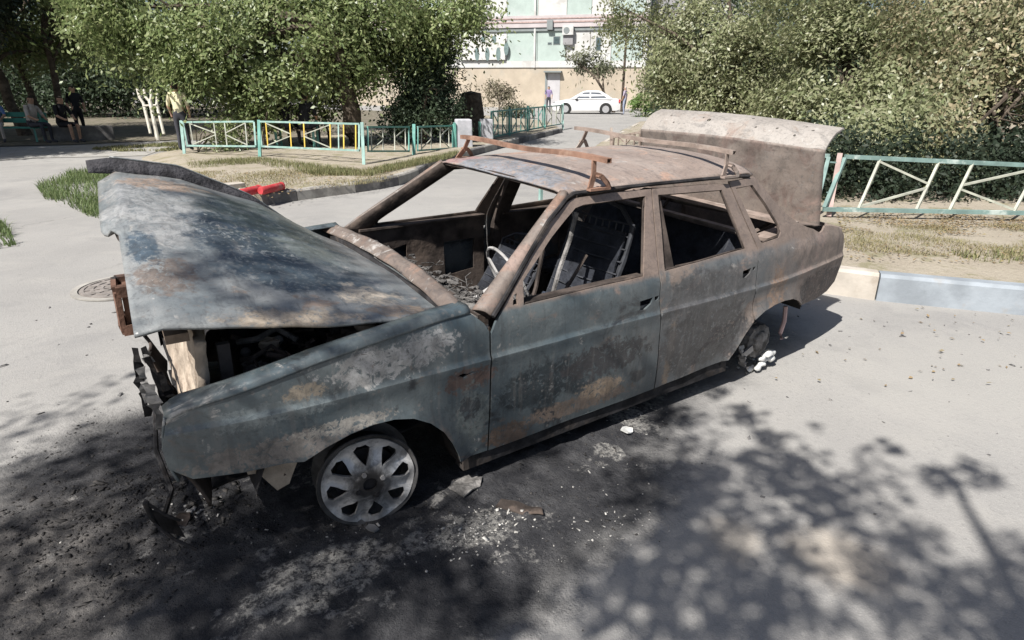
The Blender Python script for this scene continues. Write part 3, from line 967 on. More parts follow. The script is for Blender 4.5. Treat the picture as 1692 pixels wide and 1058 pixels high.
for k in range(14):
    bm = bmesh.new()
    q = Vector((rnd.uniform(-0.40, 0.22), rnd.uniform(-0.56, -0.2), rnd.uniform(0.60, 0.74)))
    box(bm, (-0.03, -0.025, -0.02), (0.03, 0.025, 0.02), bev=0.008)
    for v in bm.verts:
        v.co = Vector((v.co.x * rnd.uniform(0.6, 1.5), v.co.y * rnd.uniform(0.6, 1.4), v.co.z * rnd.uniform(0.5, 1.6)))
        v.co = Matrix.Rotation(k * 0.7, 3, 'Z') @ v.co + q
    carpart(from_bm('charred_engine_part', bm, M[('soot', 'soot_brown', 'grey_ash', 'soot', 'tan_ash')[k % 5]]))
for sg in (-1, 1):
    bm = bmesh.new()
    tube(bm, [(0.10, sg * 0.54, 0.52), (0.10, sg * 0.54, 0.71), (0.10, sg * 0.54, 0.735)], [0.12, 0.10, 0.06], 16)
    carpart(from_bm('strut_tower', bm, M['soot_brown'], smooth=True))
    bm = bmesh.new()
    tube(bm, [(0.10, sg * 0.54, 0.735), (0.10, sg * 0.54, 0.75)], [0.05, 0.035], 12)
    carpart(from_bm('strut_top', bm, M['tan_ash']))
bm = bmesh.new()
rnd = random.Random(5)
for k in range(70):
    a = Vector((rnd.uniform(-0.42, 0.3), rnd.uniform(-0.58, 0.5), rnd.uniform(0.5, 0.76)))
    P = [a]
    for j in range(4):
        P.append(P[-1] + Vector((rnd.uniform(-.08, .08), rnd.uniform(-.08, .08), rnd.uniform(-.05, .04))))
    tube(bm, P, rnd.uniform(0.004, 0.010), 5)
carpart(from_bm('engine_wiring', bm, M['soot_brown'], smooth=True))['kind'] = 'stuff'
def bay(s, t):
    return Vector((-0.55 + s, (t * 2 - 1) * 0.6, 0.26 + 0.05 * nz(s, t, 1, 5)))
carpart(sheet('engine_tray', bay, 14, 14, M['soot'], None, 0.01))

# cabin: steering wheel, dashboard wreck, seats
bm = bmesh.new()
c = Vector((0.90, -0.36, 0.755))
ax = Vector((0.90, -0.10, 0.42)).normalized()
s_, u_ = frame_of(ax)
tube(bm, [c + (s_ * math.cos(a) + u_ * math.sin(a)) * 0.175 for a in [2 * PI * k / 40 for k in range(41)]], 0.0075, 6, cap=False)
for a in (0.5, 2.6, 4.7):
    m_ = c + (s_ * math.cos(a + 0.2) + u_ * math.sin(a + 0.2)) * 0.08
    tube(bm, [c - ax * 0.02, m_ - ax * 0.015, c + (s_ * math.cos(a) + u_ * math.sin(a)) * 0.173], 0.007, 5)
tube(bm, [c - ax * 0.01, c - ax * 0.45], 0.022, 8)
carpart(from_bm('steering_wheel', bm, M['white_strip'], smooth=True))
bm = bmesh.new()
bar(bm, shear(0.55, -0.70, 0.72), shear(0.55, 0.70, 0.70), 0.05, 0.05)
bar(bm, shear(0.62, -0.1, 0.70), shear(0.62, -0.1, 0.30), 0.04, 0.04, (1, 0, 0))
bar(bm, shear(0.62, 0.1, 0.70), shear(0.62, 0.1, 0.30), 0.04, 0.04, (1, 0, 0))
carpart(from_bm('dashboard_beam', bm, M['soot_brown']))
def shelf(s, t):
    return shear(0.42 + 0.22 * s, (t * 2 - 1) * 0.70, 0.76 - 0.05 * s + 0.03 * nz(s, t * 4, 2, 4) + 0.02 * nz(s * 2, t * 9, 5, 3))
carpart(sheet('bulkhead_shelf', shelf, 16, 50, M['cabin_ash'], None, 0.01))
bm = bmesh.new()
rnd = random.Random(8)
for k in range(60):
    a = Vector((rnd.uniform(0.44, 0.68), rnd.uniform(-0.66, 0.15), rnd.uniform(0.72, 0.79)))
    P = [a]
    for j in range(4):
        P.append(P[-1] + Vector((rnd.uniform(-.04, .04), rnd.uniform(-.05, .05), rnd.uniform(-.02, .025))))
    tube(bm, P, rnd.uniform(0.0012, 0.0035), 4)
for k in range(260):
    q = Vector((rnd.uniform(0.43, 0.70), rnd.uniform(-0.66, 0.3), rnd.uniform(0.70, 0.765)))
    bmesh.ops.create_icosphere(bm, subdivisions=1, radius=rnd.uniform(0.004, 0.016), matrix=Matrix.Translation(q) @ Matrix.Diagonal((rnd.uniform(0.6, 2.2), rnd.uniform(0.6, 2.2), rnd.uniform(0.4, 1.0), 1)))
carpart(from_bm('dashboard_debris', bm, M['cabin_ash']))['kind'] = 'stuff'

def seat(x0, y0, w, name='seat_frame', zs=1.0, plates=True):
    bm = bmesh.new()
    for yy in (y0 - w / 2, y0 + w / 2):
        tube(bm, [(x0 - 0.38, yy, 0.36), (x0, yy, 0.34), (x0 + 0.10, yy, 0.55), (x0 + 0.22, yy, 0.82), (x0 + 0.27, yy * 0.97 + y0 * 0.03, 0.98), (x0 + 0.29, (yy + y0) / 2, 1.06)], 0.013, 6)
        bar(bm, (x0 - 0.42, yy, 0.24), (x0 + 0.05, yy, 0.24), 0.03, 0.03)
        bar(bm, (x0 - 0.35, yy, 0.24), (x0 - 0.35, yy, 0.37), 0.03, 0.02)
        bar(bm, (x0, yy, 0.24), (x0, yy, 0.35), 0.03, 0.02)
    tube(bm, [(x0 + 0.29, y0 - w / 4, 1.06), (x0 + 0.295, y0, 1.08), (x0 + 0.29, y0 + w / 4, 1.06)], 0.013, 6)
    tube(bm, [(x0 - 0.38, y0 - w / 2, 0.36), (x0 - 0.38, y0 + w / 2, 0.36)], 0.013, 6)
    for v in bm.verts:
        v.co.z = 0.24 + (v.co.z - 0.24) * zs
    o = carpart(from_bm(name, bm, M['seat_spring'], smooth=True))
    bm = bmesh.new()
    for k in range(9):
        yy = y0 - w / 2 + w * (k + 0.5) / 9
        tube(bm, [(x0 + 0.02, yy, 0.40), (x0 + 0.13, yy + 0.01, 0.62), (x0 + 0.24, yy - 0.008, 0.86), (x0 + 0.275, yy, 0.99)], 0.005, 4)
        tube(bm, [(x0 - 0.36, yy, 0.37), (x0 - 0.18, yy + 0.01, 0.33), (x0, yy, 0.35)], 0.005, 4)
    for k in range(11):
        f = k / 10
        tube(bm, [(x0 + 0.02 + 0.255 * f, y0 - w / 2, 0.40 + 0.59 * f), (x0 + 0.0 + 0.255 * f, y0, 0.40 + 0.59 * f), (x0 + 0.02 + 0.255 * f, y0 + w / 2, 0.40 + 0.59 * f)], 0.005, 4)
    for v in bm.verts:
        v.co.z = 0.24 + (v.co.z - 0.24) * zs
    o2 = from_bm('seat_springs', bm, M['seat_spring'])
    o2.parent = o
    # charred back plate
    bm = panel([(-w / 2, 0), (w / 2, 0), (w / 2 - 0.03, 0.62), (-w / 2 + 0.03, 0.62)], [[(-0.1, 0.08), (0.1, 0.08), (0.08, 0.16), (-0.08, 0.16)]], 0.05, lambda a, b: Vector((x0 - 0.005 + b * 0.405 + 0.022 * nz(a, b, x0, 9), y0 + a, 0.36 + b * 0.95)), 0.01, (1, 0, 0))
    for v in bm.verts:
        v.co.z = 0.24 + (v.co.z - 0.24) * zs
    o3 = from_bm('seat_back_plate', bm, M['char_blue'], smooth=True)
    o3.parent = o
seat(1.22, -0.36, 0.46)
seat(1.22, 0.36, 0.46, zs=0.62)
bm = bmesh.new()
for k in range(22):
    yy = -0.6 + 1.2 * k / 21
    tube(bm, [(1.75, yy, 0.44), (1.9, yy, 0.47), (2.10, yy, 0.42), (2.18, yy, 0.55), (2.30, yy, 0.80)], 0.006, 4)
for f in (0.2, 0.5, 0.8):
    tube(bm, [(2.10 + 0.2 * f, -0.62, 0.42 + 0.38 * f), (2.10 + 0.2 * f, 0.62, 0.42 + 0.38 * f)], 0.008, 4)
carpart(from_bm('rear_seat_springs', bm, M['seat_spring']))
carpart(sheet('rear_seat_pan', lambda s, t: shear(1.72 + 0.42 * s, (t * 2 - 1) * 0.64, 0.44 + 0.03 * nz(s * 3, t * 6, 2, 1.5)), 10, 24, M['char_blue'], None, 0.02))
carpart(sheet('rear_seat_back', lambda s, t: shear(2.10 + 0.22 * s + 0.02 * nz(s * 2, t * 5, 4, 1.5), (t * 2 - 1) * 0.64, 0.44 + 0.39 * s), 10, 24, M['char_blue'], None, 0.02))
bm = bmesh.new()
rnd = random.Random(21)
for k in range(26):
    q = Vector((rnd.uniform(1.75, 2.1), rnd.uniform(-0.62, -0.25), 0.50 + rnd.uniform(0, 0.02)))
    bmesh.ops.create_icosphere(bm, subdivisions=1, radius=rnd.uniform(0.005, 0.012), matrix=Matrix.Translation(q))
carpart(from_bm('broken_glass_lumps', bm, M['white_melt']))['kind'] = 'stuff'
# seat belt strips and slim rails seen through the near window
for pts, r, mt in (([(1.02, -0.52, 0.60), (1.10, -0.5, 0.80), (1.20, -0.45, 0.93), (1.26, -0.42, 1.05)], 0.012, 'grey_ash'), ([(0.84, -0.55, 0.52), (1.00, -0.45, 0.72), (1.12, -0.35, 0.92)], 0.010, 'soot_brown'), ([(0.92, -0.62, 0.60), (1.05, -0.60, 0.72), (1.2, -0.58, 0.88)], 0.009, 'soot_brown'), ([(0.90, -0.64, 0.72), (0.905, -0.65, 0.765)], 0.014, 'white_melt'), ([(0.78, -0.60, 0.62), (0.83, -0.60, 0.74), (0.80, -0.55, 0.84)], 0.006, 'grey_ash')):
    bm = bmesh.new()
    tube(bm, pts, r, 6)
    carpart(from_bm('seat_belt_stalk', bm, M[mt], smooth=True))


# wheels
def wheel(cx, cy, cz, sg, steer, name='front_wheel'):
    e = bpy.data.objects.new(name, None)
    COL.objects.link(e)
    carpart(e)
    e.matrix_parent_inverse = Matrix.Translation(-CO)
    e.location = (cx, cy, cz)
    e.rotation_euler = (math.radians(-2) * sg, 0, steer)
    e.scale = (1.09, 1.0, 1.09)
    R0 = 0.178
    hl = []
    for k in range(8):
        a0 = 2 * PI * k / 8 + 0.12
        P = []
        for (rr, da) in ((0.074, -0.02), (0.092, -0.11), (0.112, -0.20), (0.134, -0.235), (0.148, -0.12), (0.149, 0.09), (0.136, 0.215), (0.112, 0.18), (0.088, 0.09)):
            P.append((rr * math.cos(a0 + da), rr * math.sin(a0 + da)))
        hl.append(P)
    cen = [(0.026 * math.cos(2 * PI * k / 14), 0.026 * math.sin(2 * PI * k / 14)) for k in range(14)]
    out = [(0.166 * math.cos(2 * PI * k / 60), 0.166 * math.sin(2 * PI * k / 60)) for k in range(60)]

    def fm(x, z):
        r = math.hypot(x, z)
        a = math.atan2(z, x)
        sw = 0.013 * math.cos(8 * (a - 0.12)) * max(0, 1 - abs(r - 0.125) / 0.06)
        y = interp(r, [(0.0, 0.034), (0.05, 0.034), (0.075, 0.024), (0.12, 0.010), (0.15, 0.002), (0.170, 0.010)]) + sw
        return Vector((x, sg * -y, z))
    bm = panel(out, hl + [cen], 0.012, fm, 0.012, (0, sg, 0))
    o = from_bm('rim_face', bm, M['alloy_face'], smooth=True)
    o.parent = e
    bm = bmesh.new()
    prof = [(0.164, 0.000), (0.172, 0.006), (0.180, 0.010), (0.183, 0.006), (0.182, -0.006), (0.170, -0.014), (0.164, -0.03), (0.150, -0.05), (0.150, -0.10), (0.168, -0.12), (0.182, -0.125)]
    n = 64
    rings = []
    for (r, y) in prof:
        rings.append([bm.verts.new((r * math.cos(2 * PI * k / n), -sg * y, r * math.sin(2 * PI * k / n) + (0.006 * max(0, -math.sin(2 * PI * k / n)) ** 4))) for k in range(n)])
    for a, b in zip(rings, rings[1:]):
        for k in range(n):
            bm.faces.new((a[k], a[(k + 1) % n], b[(k + 1) % n], b[k]))
    o = from_bm('rim_barrel', bm, M['sooty_alloy'], smooth=True)
    o.parent = e
    bm = bmesh.new()
    tube(bm, [(0, sg * 0.035, 0), (0, sg * 0.085, 0)], 0.115, 28)
    tube(bm, [(0, -sg * 0.012, 0), (0, sg * 0.05, 0)], 0.030, 14)
    o = from_bm('brake_drum', bm, M['soot'], smooth=False)
    o.parent = e
    for k in range(4):
        a = 2 * PI * k / 4 + 0.4
        bm = bmesh.new()
        tube(bm, [(0.048 * math.cos(a), -sg * 0.024, 0.048 * math.sin(a)), (0.048 * math.cos(a), -sg * 0.042, 0.048 * math.sin(a))], 0.009, 6)
        o = from_bm('wheel_bolt', bm, M['alloy'] if k in (0, 1) else M['soot'])
        o.parent = e
    return e


wheel(-0.014, -0.755, 0.186, 1, math.radians(-9))
wheel(0.0, 0.742, 0.24, -1, math.radians(5))
# rear wheels: rims melted down to the drum
for sg in (-1, 1):
    e = bpy.data.objects.new('rear_wheel', None)
    COL.objects.link(e)
    carpart(e)
    e.location = (2.47, sg * 0.70, 0.20 if sg < 0 else 0.25)
    bm = bmesh.new()
    prof = [(0.035, 0.05), (0.06, 0.045), (0.065, 0.03), (0.10, 0.025), (0.108, -0.04), (0.09, -0.06)]
    n = 26
    rings = [[bm.verts.new((r * math.cos(2 * PI * k / n) * (1.08 if k % 2 else 1), sg * y, r * math.sin(2 * PI * k / n) * (1.08 if k % 2 else 1))) for k in range(n)] for r, y in prof]
    for a, b in zip(rings, rings[1:]):
        for k in range(n):
            bm.faces.new((a[k], a[(k + 1) % n], b[(k + 1) % n], b[k]))
    bm.faces.new(rings[0])
    o = from_bm('brake_drum', bm, M['grey_ash'])
    o.parent = e
    bm = bmesh.new()
    P = [Vector((0.175 * math.cos(a), sg * 0.03 + 0.012 * math.sin(5 * a), 0.175 * math.sin(a))) for a in [PI * (0.98 + 0.36 * k / 10) for k in range(11)]]
    for k, (a, b_) in enumerate(zip(P, P[1:])):
        bar(bm, a, b_, 0.045 - 0.02 * (k % 3) / 2, 0.012, (0, 0, 1))
    for a in (PI * 1.12,):
        bar(bm, (0.07 * math.cos(a), sg * 0.03, 0.07 * math.sin(a)), (0.172 * math.cos(a), sg * 0.03, 0.172 * math.sin(a)), 0.04, 0.015, (0, 1, 0))
    o = from_bm('rim_fragment', bm, M['alloy'])
    o.parent = e
    bm = bmesh.new()
    rnd = random.Random(4)
    for q in ((0.02, -0.165), (0.06, -0.155), (0.09, -0.14), (0.13, -0.11), (0.10, -0.10), (0.15, -0.14), (0.05, -0.12), (0.0, -0.18), (0.17, -0.12)):
        bmesh.ops.create_icosphere(bm, subdivisions=2, radius=rnd.uniform(0.018, 0.034), matrix=Matrix.Translation((q[0] - 0.02, sg * 0.03 + rnd.uniform(-.02, .02), q[1])) @ Matrix.Diagonal((1.5, 0.8, 0.7, 1)))
    for v in bm.verts:
        v.co += Vector((nz(*v.co, 30), nz(*(v.co + Vector((5, 5, 5))), 30), nz(*(v.co + Vector((9, 1, 5))), 30))) * 0.012
    o = from_bm('melted_rim_metal', bm, M['white_melt'], smooth=True)
    o.parent = e
bm = bmesh.new()
tube(bm, [(2.80, -0.66, 0.34), (2.805, -0.665, 0.24), (2.79, -0.66, 0.16), (2.80, -0.67, 0.12)], 0.013, 6)
carpart(from_bm('hanging_wire_end', bm, plain('pink_scorched_rubber', (0.42, 0.30, 0.29), 0.2), smooth=True))
bm = bmesh.new()
tube(bm, [(2.47, -0.64, 0.20), (2.47, 0.64, 0.23)], 0.035, 8)
carpart(from_bm('axle', bm, M['soot']))
bm = bmesh.new()
tube(bm, [(0.0, -0.68, 0.18), (0.0, 0.66, 0.2)], 0.03, 8)
carpart(from_bm('axle', bm, M['soot']))

# roof rack bars clamped on the roof
def rack(x, zn, zf, yn, yf, label, mat, fnear, ffar, bentf=0.0):
    r = empty('roof_rack_bar', (x, 0, zn), label, 'roof rack', 'roof rack bars clamped across the roof of the burnt car')
    def part(name, bm):
        o = from_bm(name, bm, mat, r, smooth=False)
        o.matrix_parent_inverse = Matrix.Translation((-x, 0, -zn))
        return o
    bm = bmesh.new()
    n = 10
    ring = []
    P = [Vector((x + 0.003 * math.sin(k * 1.3), yn + (yf - yn) * k / n, zn + (zf - zn) * k / n + 0.006 * math.sin(k * 0.9))) for k in range(n + 1)]
    w, h = 0.014, 0.011
    for q in P:
        ring.append([bm.verts.new(q + Vector((i * w, 0, j * h))) for i, j in ((-1, -1), (1, -1), (1, 1), (-1, 1))])
    for a, b in zip(ring, ring[1:]):
        for j in range(4):
            bm.faces.new((a[j], a[(j + 1) % 4], b[(j + 1) % 4], b[j]))
    # open hollow near end
    inn = [bm.verts.new(P[0] + Vector((i * w * 0.72, 0.0, j * h * 0.7))) for i, j in ((-1, -1), (1, -1), (1, 1), (-1, 1))]
    deep = [bm.verts.new(P[0] + Vector((i * w * 0.72, 0.05, j * h * 0.7))) for i, j in ((-1, -1), (1, -1), (1, 1), (-1, 1))]
    for j in range(4):
        bm.faces.new((ring[0][j], ring[0][(j + 1) % 4], inn[(j + 1) % 4], inn[j]))
        bm.faces.new((inn[j], inn[(j + 1) % 4], deep[(j + 1) % 4], deep[j]))
    bm.faces.new(deep)
    bm.faces.new(ring[-1])
    part('cross_bar', bm)
    for (y1, z1, y0, z0) in (fnear, ffar):
        bm = bmesh.new()
        sg = 1 if y0 > 0 else -1
        top = Vector((x, y1, z1))
        foot = Vector((x - 0.01, y0, z0))
        bar(bm, top, top.lerp(foot, 0.55) + Vector((0, 0.0, 0.0)), 0.024, 0.008, (0, 1, 0.2))
        bar(bm, top.lerp(foot, 0.55), foot + Vector((-0.02, 0, 0)), 0.030, 0.008, (0, 1, 0.2))
        A = [top.lerp(foot, 0.5) + Vector((0.0, -0.004 * sg, 0)), top.lerp(foot, 0.62) + Vector((0.035, 0.012 * sg, 0.004)), top.lerp(foot, 0.85) + Vector((0.07, 0.016 * sg, 0)), foot + Vector((0.085, 0.012 * sg, -0.004))]
        for a, b in zip(A, A[1:]):
            bar(bm, a, b, 0.022, 0.008, (0, 1, 0.3))
        tube(bm, [foot + Vector((0.02, 0.02 * sg, 0.05)), foot + Vector((0.02, -0.03 * sg, 0.055))], 0.008, 6)
        bar(bm, foot + Vector((-0.03, 0.004 * sg, -0.004)), foot + Vector((0.09, 0.004 * sg, -0.004)), 0.03, 0.012)
        part('rack_foot', bm)
    return r
rack(1.20, 1.328, 1.345, -0.70, 0.60, 'orange rusted roof rack bar nearer the windscreen', M['rust_orange'], (-0.60, 1.325, -0.615, 1.200), (0.52, 1.34, 0.60, 1.228))
rack(2.12, 1.312, 1.365, -0.645, 0.66, 'grey-brown roof rack bar nearer the open boot lid', M['rack_grey'], (-0.60, 1.312, -0.615, 1.190), (0.54, 1.36, 0.60, 1.235))

# ------------------------------------------------------------------ the ground
KH = 0.22                                                           # kerb height on the right
g = NT('dusty_asphalt', 0.92, 0.2)
n1 = g.noise(0.45, 5, 0.6)
n2 = g.noise(2.2, 6, 0.62, 0.5, off=(3, 1, 0))
n3 = g.noise(38, 5, 0.7)
n4 = g.noise(160, 2, 0.6)
c = g.mix(g.ramp(n1, 0.3, 0.7), (0.235, 0.228, 0.218), (0.285, 0.276, 0.262))
c = g.mix(g.math('MULTIPLY', g.ramp(n2, 0.45, 0.75), 0.5), c, (0.315, 0.302, 0.28))
c = g.mix(g.math('MULTIPLY', g.ramp(n3, 0.52, 0.72), 0.45), c, (0.15, 0.146, 0.142))
agg = g.voro(140)
c = g.mix(g.math('MULTIPLY', g.ramp(agg, 0.35, 0.15), 0.30), c, (0.40, 0.385, 0.36))
c = g.mix(g.math('MULTIPLY', g.ramp(g.noise(1.1, 7, 0.7, 0.5, off=(7, 3, 3)), 0.52, 0.66), 0.45), c, (0.19, 0.186, 0.182))
c = g.mix(g.math('MULTIPLY', g.ramp(g.noise(9, 6, 0.7, off=(1, 3, 3)), 0.60, 0.70), 0.35), c, (0.16, 0.155, 0.15))
c = g.mix(g.math('MULTIPLY', g.ramp(n4, 0.58, 0.70), 0.35), c, (0.36, 0.35, 0.33))
# tan dust patch, old repairs
for (u, v, rx, ry, col, wob) in ((1385, 920, 0.17, 0.17, (0.34, 0.295, 0.24), 0.5), (1600, 620, 0.9, 0.5, (0.305, 0.295, 0.275), 0.5), (1215, 890, 0.12, 0.12, (0.31, 0.275, 0.23), 0.6)):
    q = gz(u, v)
    c = g.mix(g.math('MULTIPLY', g.patch((q[0], q[1], 0), (rx, ry, 5), wob, 4.0, 0.9), 0.6), c, col)
# cracks
cr = g.t.nodes.new('ShaderNodeTexVoronoi')
cr.feature = 'DISTANCE_TO_EDGE'
cr.inputs['Scale'].default_value = 0.38
wob = g.t.nodes.new('ShaderNodeVectorMath')
wob.operation = 'ADD'
wn = g.t.nodes.new('ShaderNodeTexNoise')
wn.inputs['Scale'].default_value = 1.6
wn.inputs['Detail'].default_value = 7
g.link(g.co, wn.inputs['Vector'])
g.link(g.co, wob.inputs[0])
g.link(wn.outputs['Color'], wob.inputs[1])
g.link(wob.outputs[0], cr.inputs['Vector'])
crk = g.math('MULTIPLY', g.ramp(cr.outputs[0], 0.006, 0.001), g.ramp(g.noise(0.5, 3, 0.5, off=(8, 8, 8)), 0.54, 0.66))
c = g.mix(g.math('MULTIPLY', crk, 0.5), c, (0.09, 0.085, 0.08))
# soot and ash round the wreck
s1 = None
for (x, y, rx, ry, wb) in ((0.55, -0.35, 1.9, 0.56, 0.2), (-0.30, -0.92, 0.70, 0.40, 0.25), (0.0, -0.85, 0.62, 0.40, 0.15), (-1.25, -0.45, 0.75, 0.62, 0.35), (0.55, -1.02, 0.85, 0.38, 0.3), (1.15, -0.72, 0.62, 0.30, 0.3), (0.0, -1.25, 0.6, 0.28, 0.35), (2.4, 0.1, 1.1, 0.70, 0.2), (-0.75, 0.2, 0.55, 0.55, 0.3)):
    pm = g.patch((x, y, 0), (rx, ry, 9), wb, 2.6, 0.7)
    s1 = pm if s1 is None else g.math('MAXIMUM', s1, pm)
s1 = g.math('MULTIPLY', s1, g.ramp(g.noise(5.5, 8, 0.72, off=(2, 9, 4)), 0.08, 0.40))
sn = g.noise(8, 9, 0.74, 0.15)
scol = g.mix(g.ramp(sn, 0.38, 0.66), (0.013, 0.014, 0.019), (0.052, 0.052, 0.056))
lp_ = g.patch((-1.50, -0.50, 0), (0.72, 0.75, 9), 0.25, 2.4, 0.8)
res = g.mix(g.ramp(g.noise(13, 9, 0.75, 0.1, off=(4, 4, 4)), 0.38, 0.62), (0.035, 0.034, 0.036), (0.165, 0.152, 0.14))
scol = g.mix(g.math('MULTIPLY', lp_, 0.85), scol, res)
ashn = g.math('MULTIPLY', g.ramp(g.noise(4.5, 9, 0.75, 0.2, off=(5, 5, 5)), 0.555, 0.62), g.ramp(g.noise(30, 4, 0.7), 0.42, 0.58))
scol = g.mix(g.math('MULTIPLY', ashn, 0.75), scol, (0.27, 0.26, 0.245))
for (u, v, rx, ry) in ((790, 880, 0.16, 0.10), (700, 900, 0.10, 0.06), (520, 960, 0.24, 0.14), (1040, 690, 0.10, 0.14), (1005, 745, 0.06, 0.08)):
    q = gz(u, v)
    pm = g.patch((q[0], q[1], 0), (rx, ry, 5), 0.7, 9)
    scol = g.mix(g.math('MULTIPLY', g.math('MULTIPLY', pm, g.ramp(g.noise(45, 4, 0.75), 0.38, 0.6)), 0.85), scol, (0.30, 0.29, 0.27))
c = g.mix(g.math('MULTIPLY', s1, 0.93), c, scol)
g.bump(n3, 0.5, 0.008)
g.bump(agg, 0.3, 0.004)
hb = g.math('MULTIPLY', g.math('ADD', g.noise(16, 8, 0.75, 0.1), g.math('MULTIPLY', g.noise(48, 5, 0.7), 0.5)), s1)
g.bump(hb, 0.9, 0.035)
M['asphalt'] = g.out(c)

bm = bmesh.new()
R = 240.0
xs = [-R, -60, -20, -6, -3, -1, 0, 1, 2, 3, 5, 8, 20, 60, R]
vv = [[bm.verts.new((x, y, 0)) for y in xs] for x in xs]
for i in range(len(xs) - 1):
    for j in range(len(xs) - 1):
        bm.faces.new((vv[i][j], vv[i + 1][j], vv[i + 1][j + 1], vv[i][j + 1]))
meta(from_bm('asphalt_ground', bm, M['asphalt']), kind='structure')


def soil(name, col, dry, grassy, scale=1.0):
    n = NT(name, 0.95, 0.1)
    c = n.mix(n.ramp(n.noise(1.3 * scale, 6, 0.65), 0.35, 0.65), col, dry)
    c = n.mix(n.math('MULTIPLY', n.ramp(n.noise(3.1 * scale, 7, 0.7, off=(2, 6, 1)), 0.50, 0.62), 0.8), c, grassy)
    c = n.mix(n.math('MULTIPLY', n.ramp(n.noise(60, 4, 0.7), 0.5, 0.7), 0.4), c, (0.12, 0.10, 0.075))
    n.bump(n.noise(14, 6, 0.7), 0.7, 0.03)
    return n.out(c)


M['soil'] = soil('dry_soil', (0.285, 0.25, 0.20), (0.32, 0.285, 0.23), (0.20, 0.185, 0.115))
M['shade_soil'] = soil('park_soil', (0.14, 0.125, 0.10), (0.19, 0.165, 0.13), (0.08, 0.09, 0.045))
M['pave'] = soil('pale_path', (0.30, 0.29, 0.275), (0.34, 0.33, 0.31), (0.27, 0.255, 0.22))


def terrain(name, poly, z, mat, rough=0.02, step=0.5, mound=None):
    P = [(q[0], q[1]) for q in poly]
    def f(x, y):
        h = z + rough * nz(x, y, 3, 0.9) + 0.4 * rough * nz(x, y, 7, 3)
        if mound:
            h += mound(x, y)
        return Vector((x, y, h))
    bm = panel(P, [], step, f)
    for fc in bm.faces:
        if fc.normal.z < 0:
            fc.normal_flip()
    if z > 0.05:                                                    # earth face down to the road all round
        for e_ in [q for q in bm.edges if len(q.link_faces) == 1]:
            a_, b_ = e_.verts
            bm.faces.new((a_, b_, bm.verts.new((b_.co.x, b_.co.y, -0.05)), bm.verts.new((a_.co.x, a_.co.y, -0.05))))
    return meta(from_bm(name, bm, mat, smooth=True), kind='structure')


def smooth_path(P, n=6):
    P = [Vector((q[0], q[1], 0)) for q in P]
    out = []
    for i in range(len(P) - 1):
        p0, p1, p2, p3 = P[max(0, i - 1)], P[i], P[i + 1], P[min(len(P) - 1, i + 2)]
        for k in range(n):
            t = k / n
            out.append(0.5 * ((2 * p1) + (p2 - p0) * t + (2 * p0 - 5 * p1 + 4 * p2 - p3) * t * t + (3 * p1 - p0 - 3 * p2 + p3) * t ** 3))
    out.append(P[-1])
    return out


# right verge and kerb
kc = gz(1446, 497)
kr = gz(1692, 522)
kl = gz(1366, 487)
kd = (kr - kc) / np.linalg.norm(kr - kc)
RK = [kr + kd * 8, kr + kd * 3, kr, kc, kl, kl + np.array([-0.05, 0.6, 0]), kl + np.array([0.15, 1.8, 0]), np.array([6.2, 5.0, 0]), np.array([9.5, 9.0, 0]), np.array([14.0, 13.0, 0]), np.array([20.0, 18.0, 0])]
RKs = smooth_path(RK, 5)
def rmound(x, y):
    return 0
off = Vector((0.10, 0.07, 0))
rpoly = [(q + off) for q in RKs] + [Vector((34, 20, 0)), Vector((36, -10, 0)), Vector((14, -12, 0))]
terrain('right_verge', rpoly, KH - 0.005, M['soil'], 0.02, 0.5)

M['kerb_white'] = plain('whitewashed_concrete', (0.40, 0.365, 0.32), 0.12, 5, 0.9, 0.15, bump=0.3, dirt=(0.32, 0.28, 0.235))
M['kerb_blue'] = plain('faded_blue_kerb_paint', (0.245, 0.27, 0.295), 0.16, 4, 0.9, 0.15, bump=0.4, dirt=(0.27, 0.262, 0.25))
M['kerb_grey'] = plain('weathered_kerb_concrete', (0.30, 0.285, 0.26), 0.2, 4, 0.92, 0.15, bump=0.3, dirt=(0.20, 0.185, 0.17))
M['kerb_dark'] = plain('dark_kerb_concrete', (0.135, 0.13, 0.128), 0.25, 4, 0.92, 0.15, bump=0.3, dirt=(0.22, 0.21, 0.2))


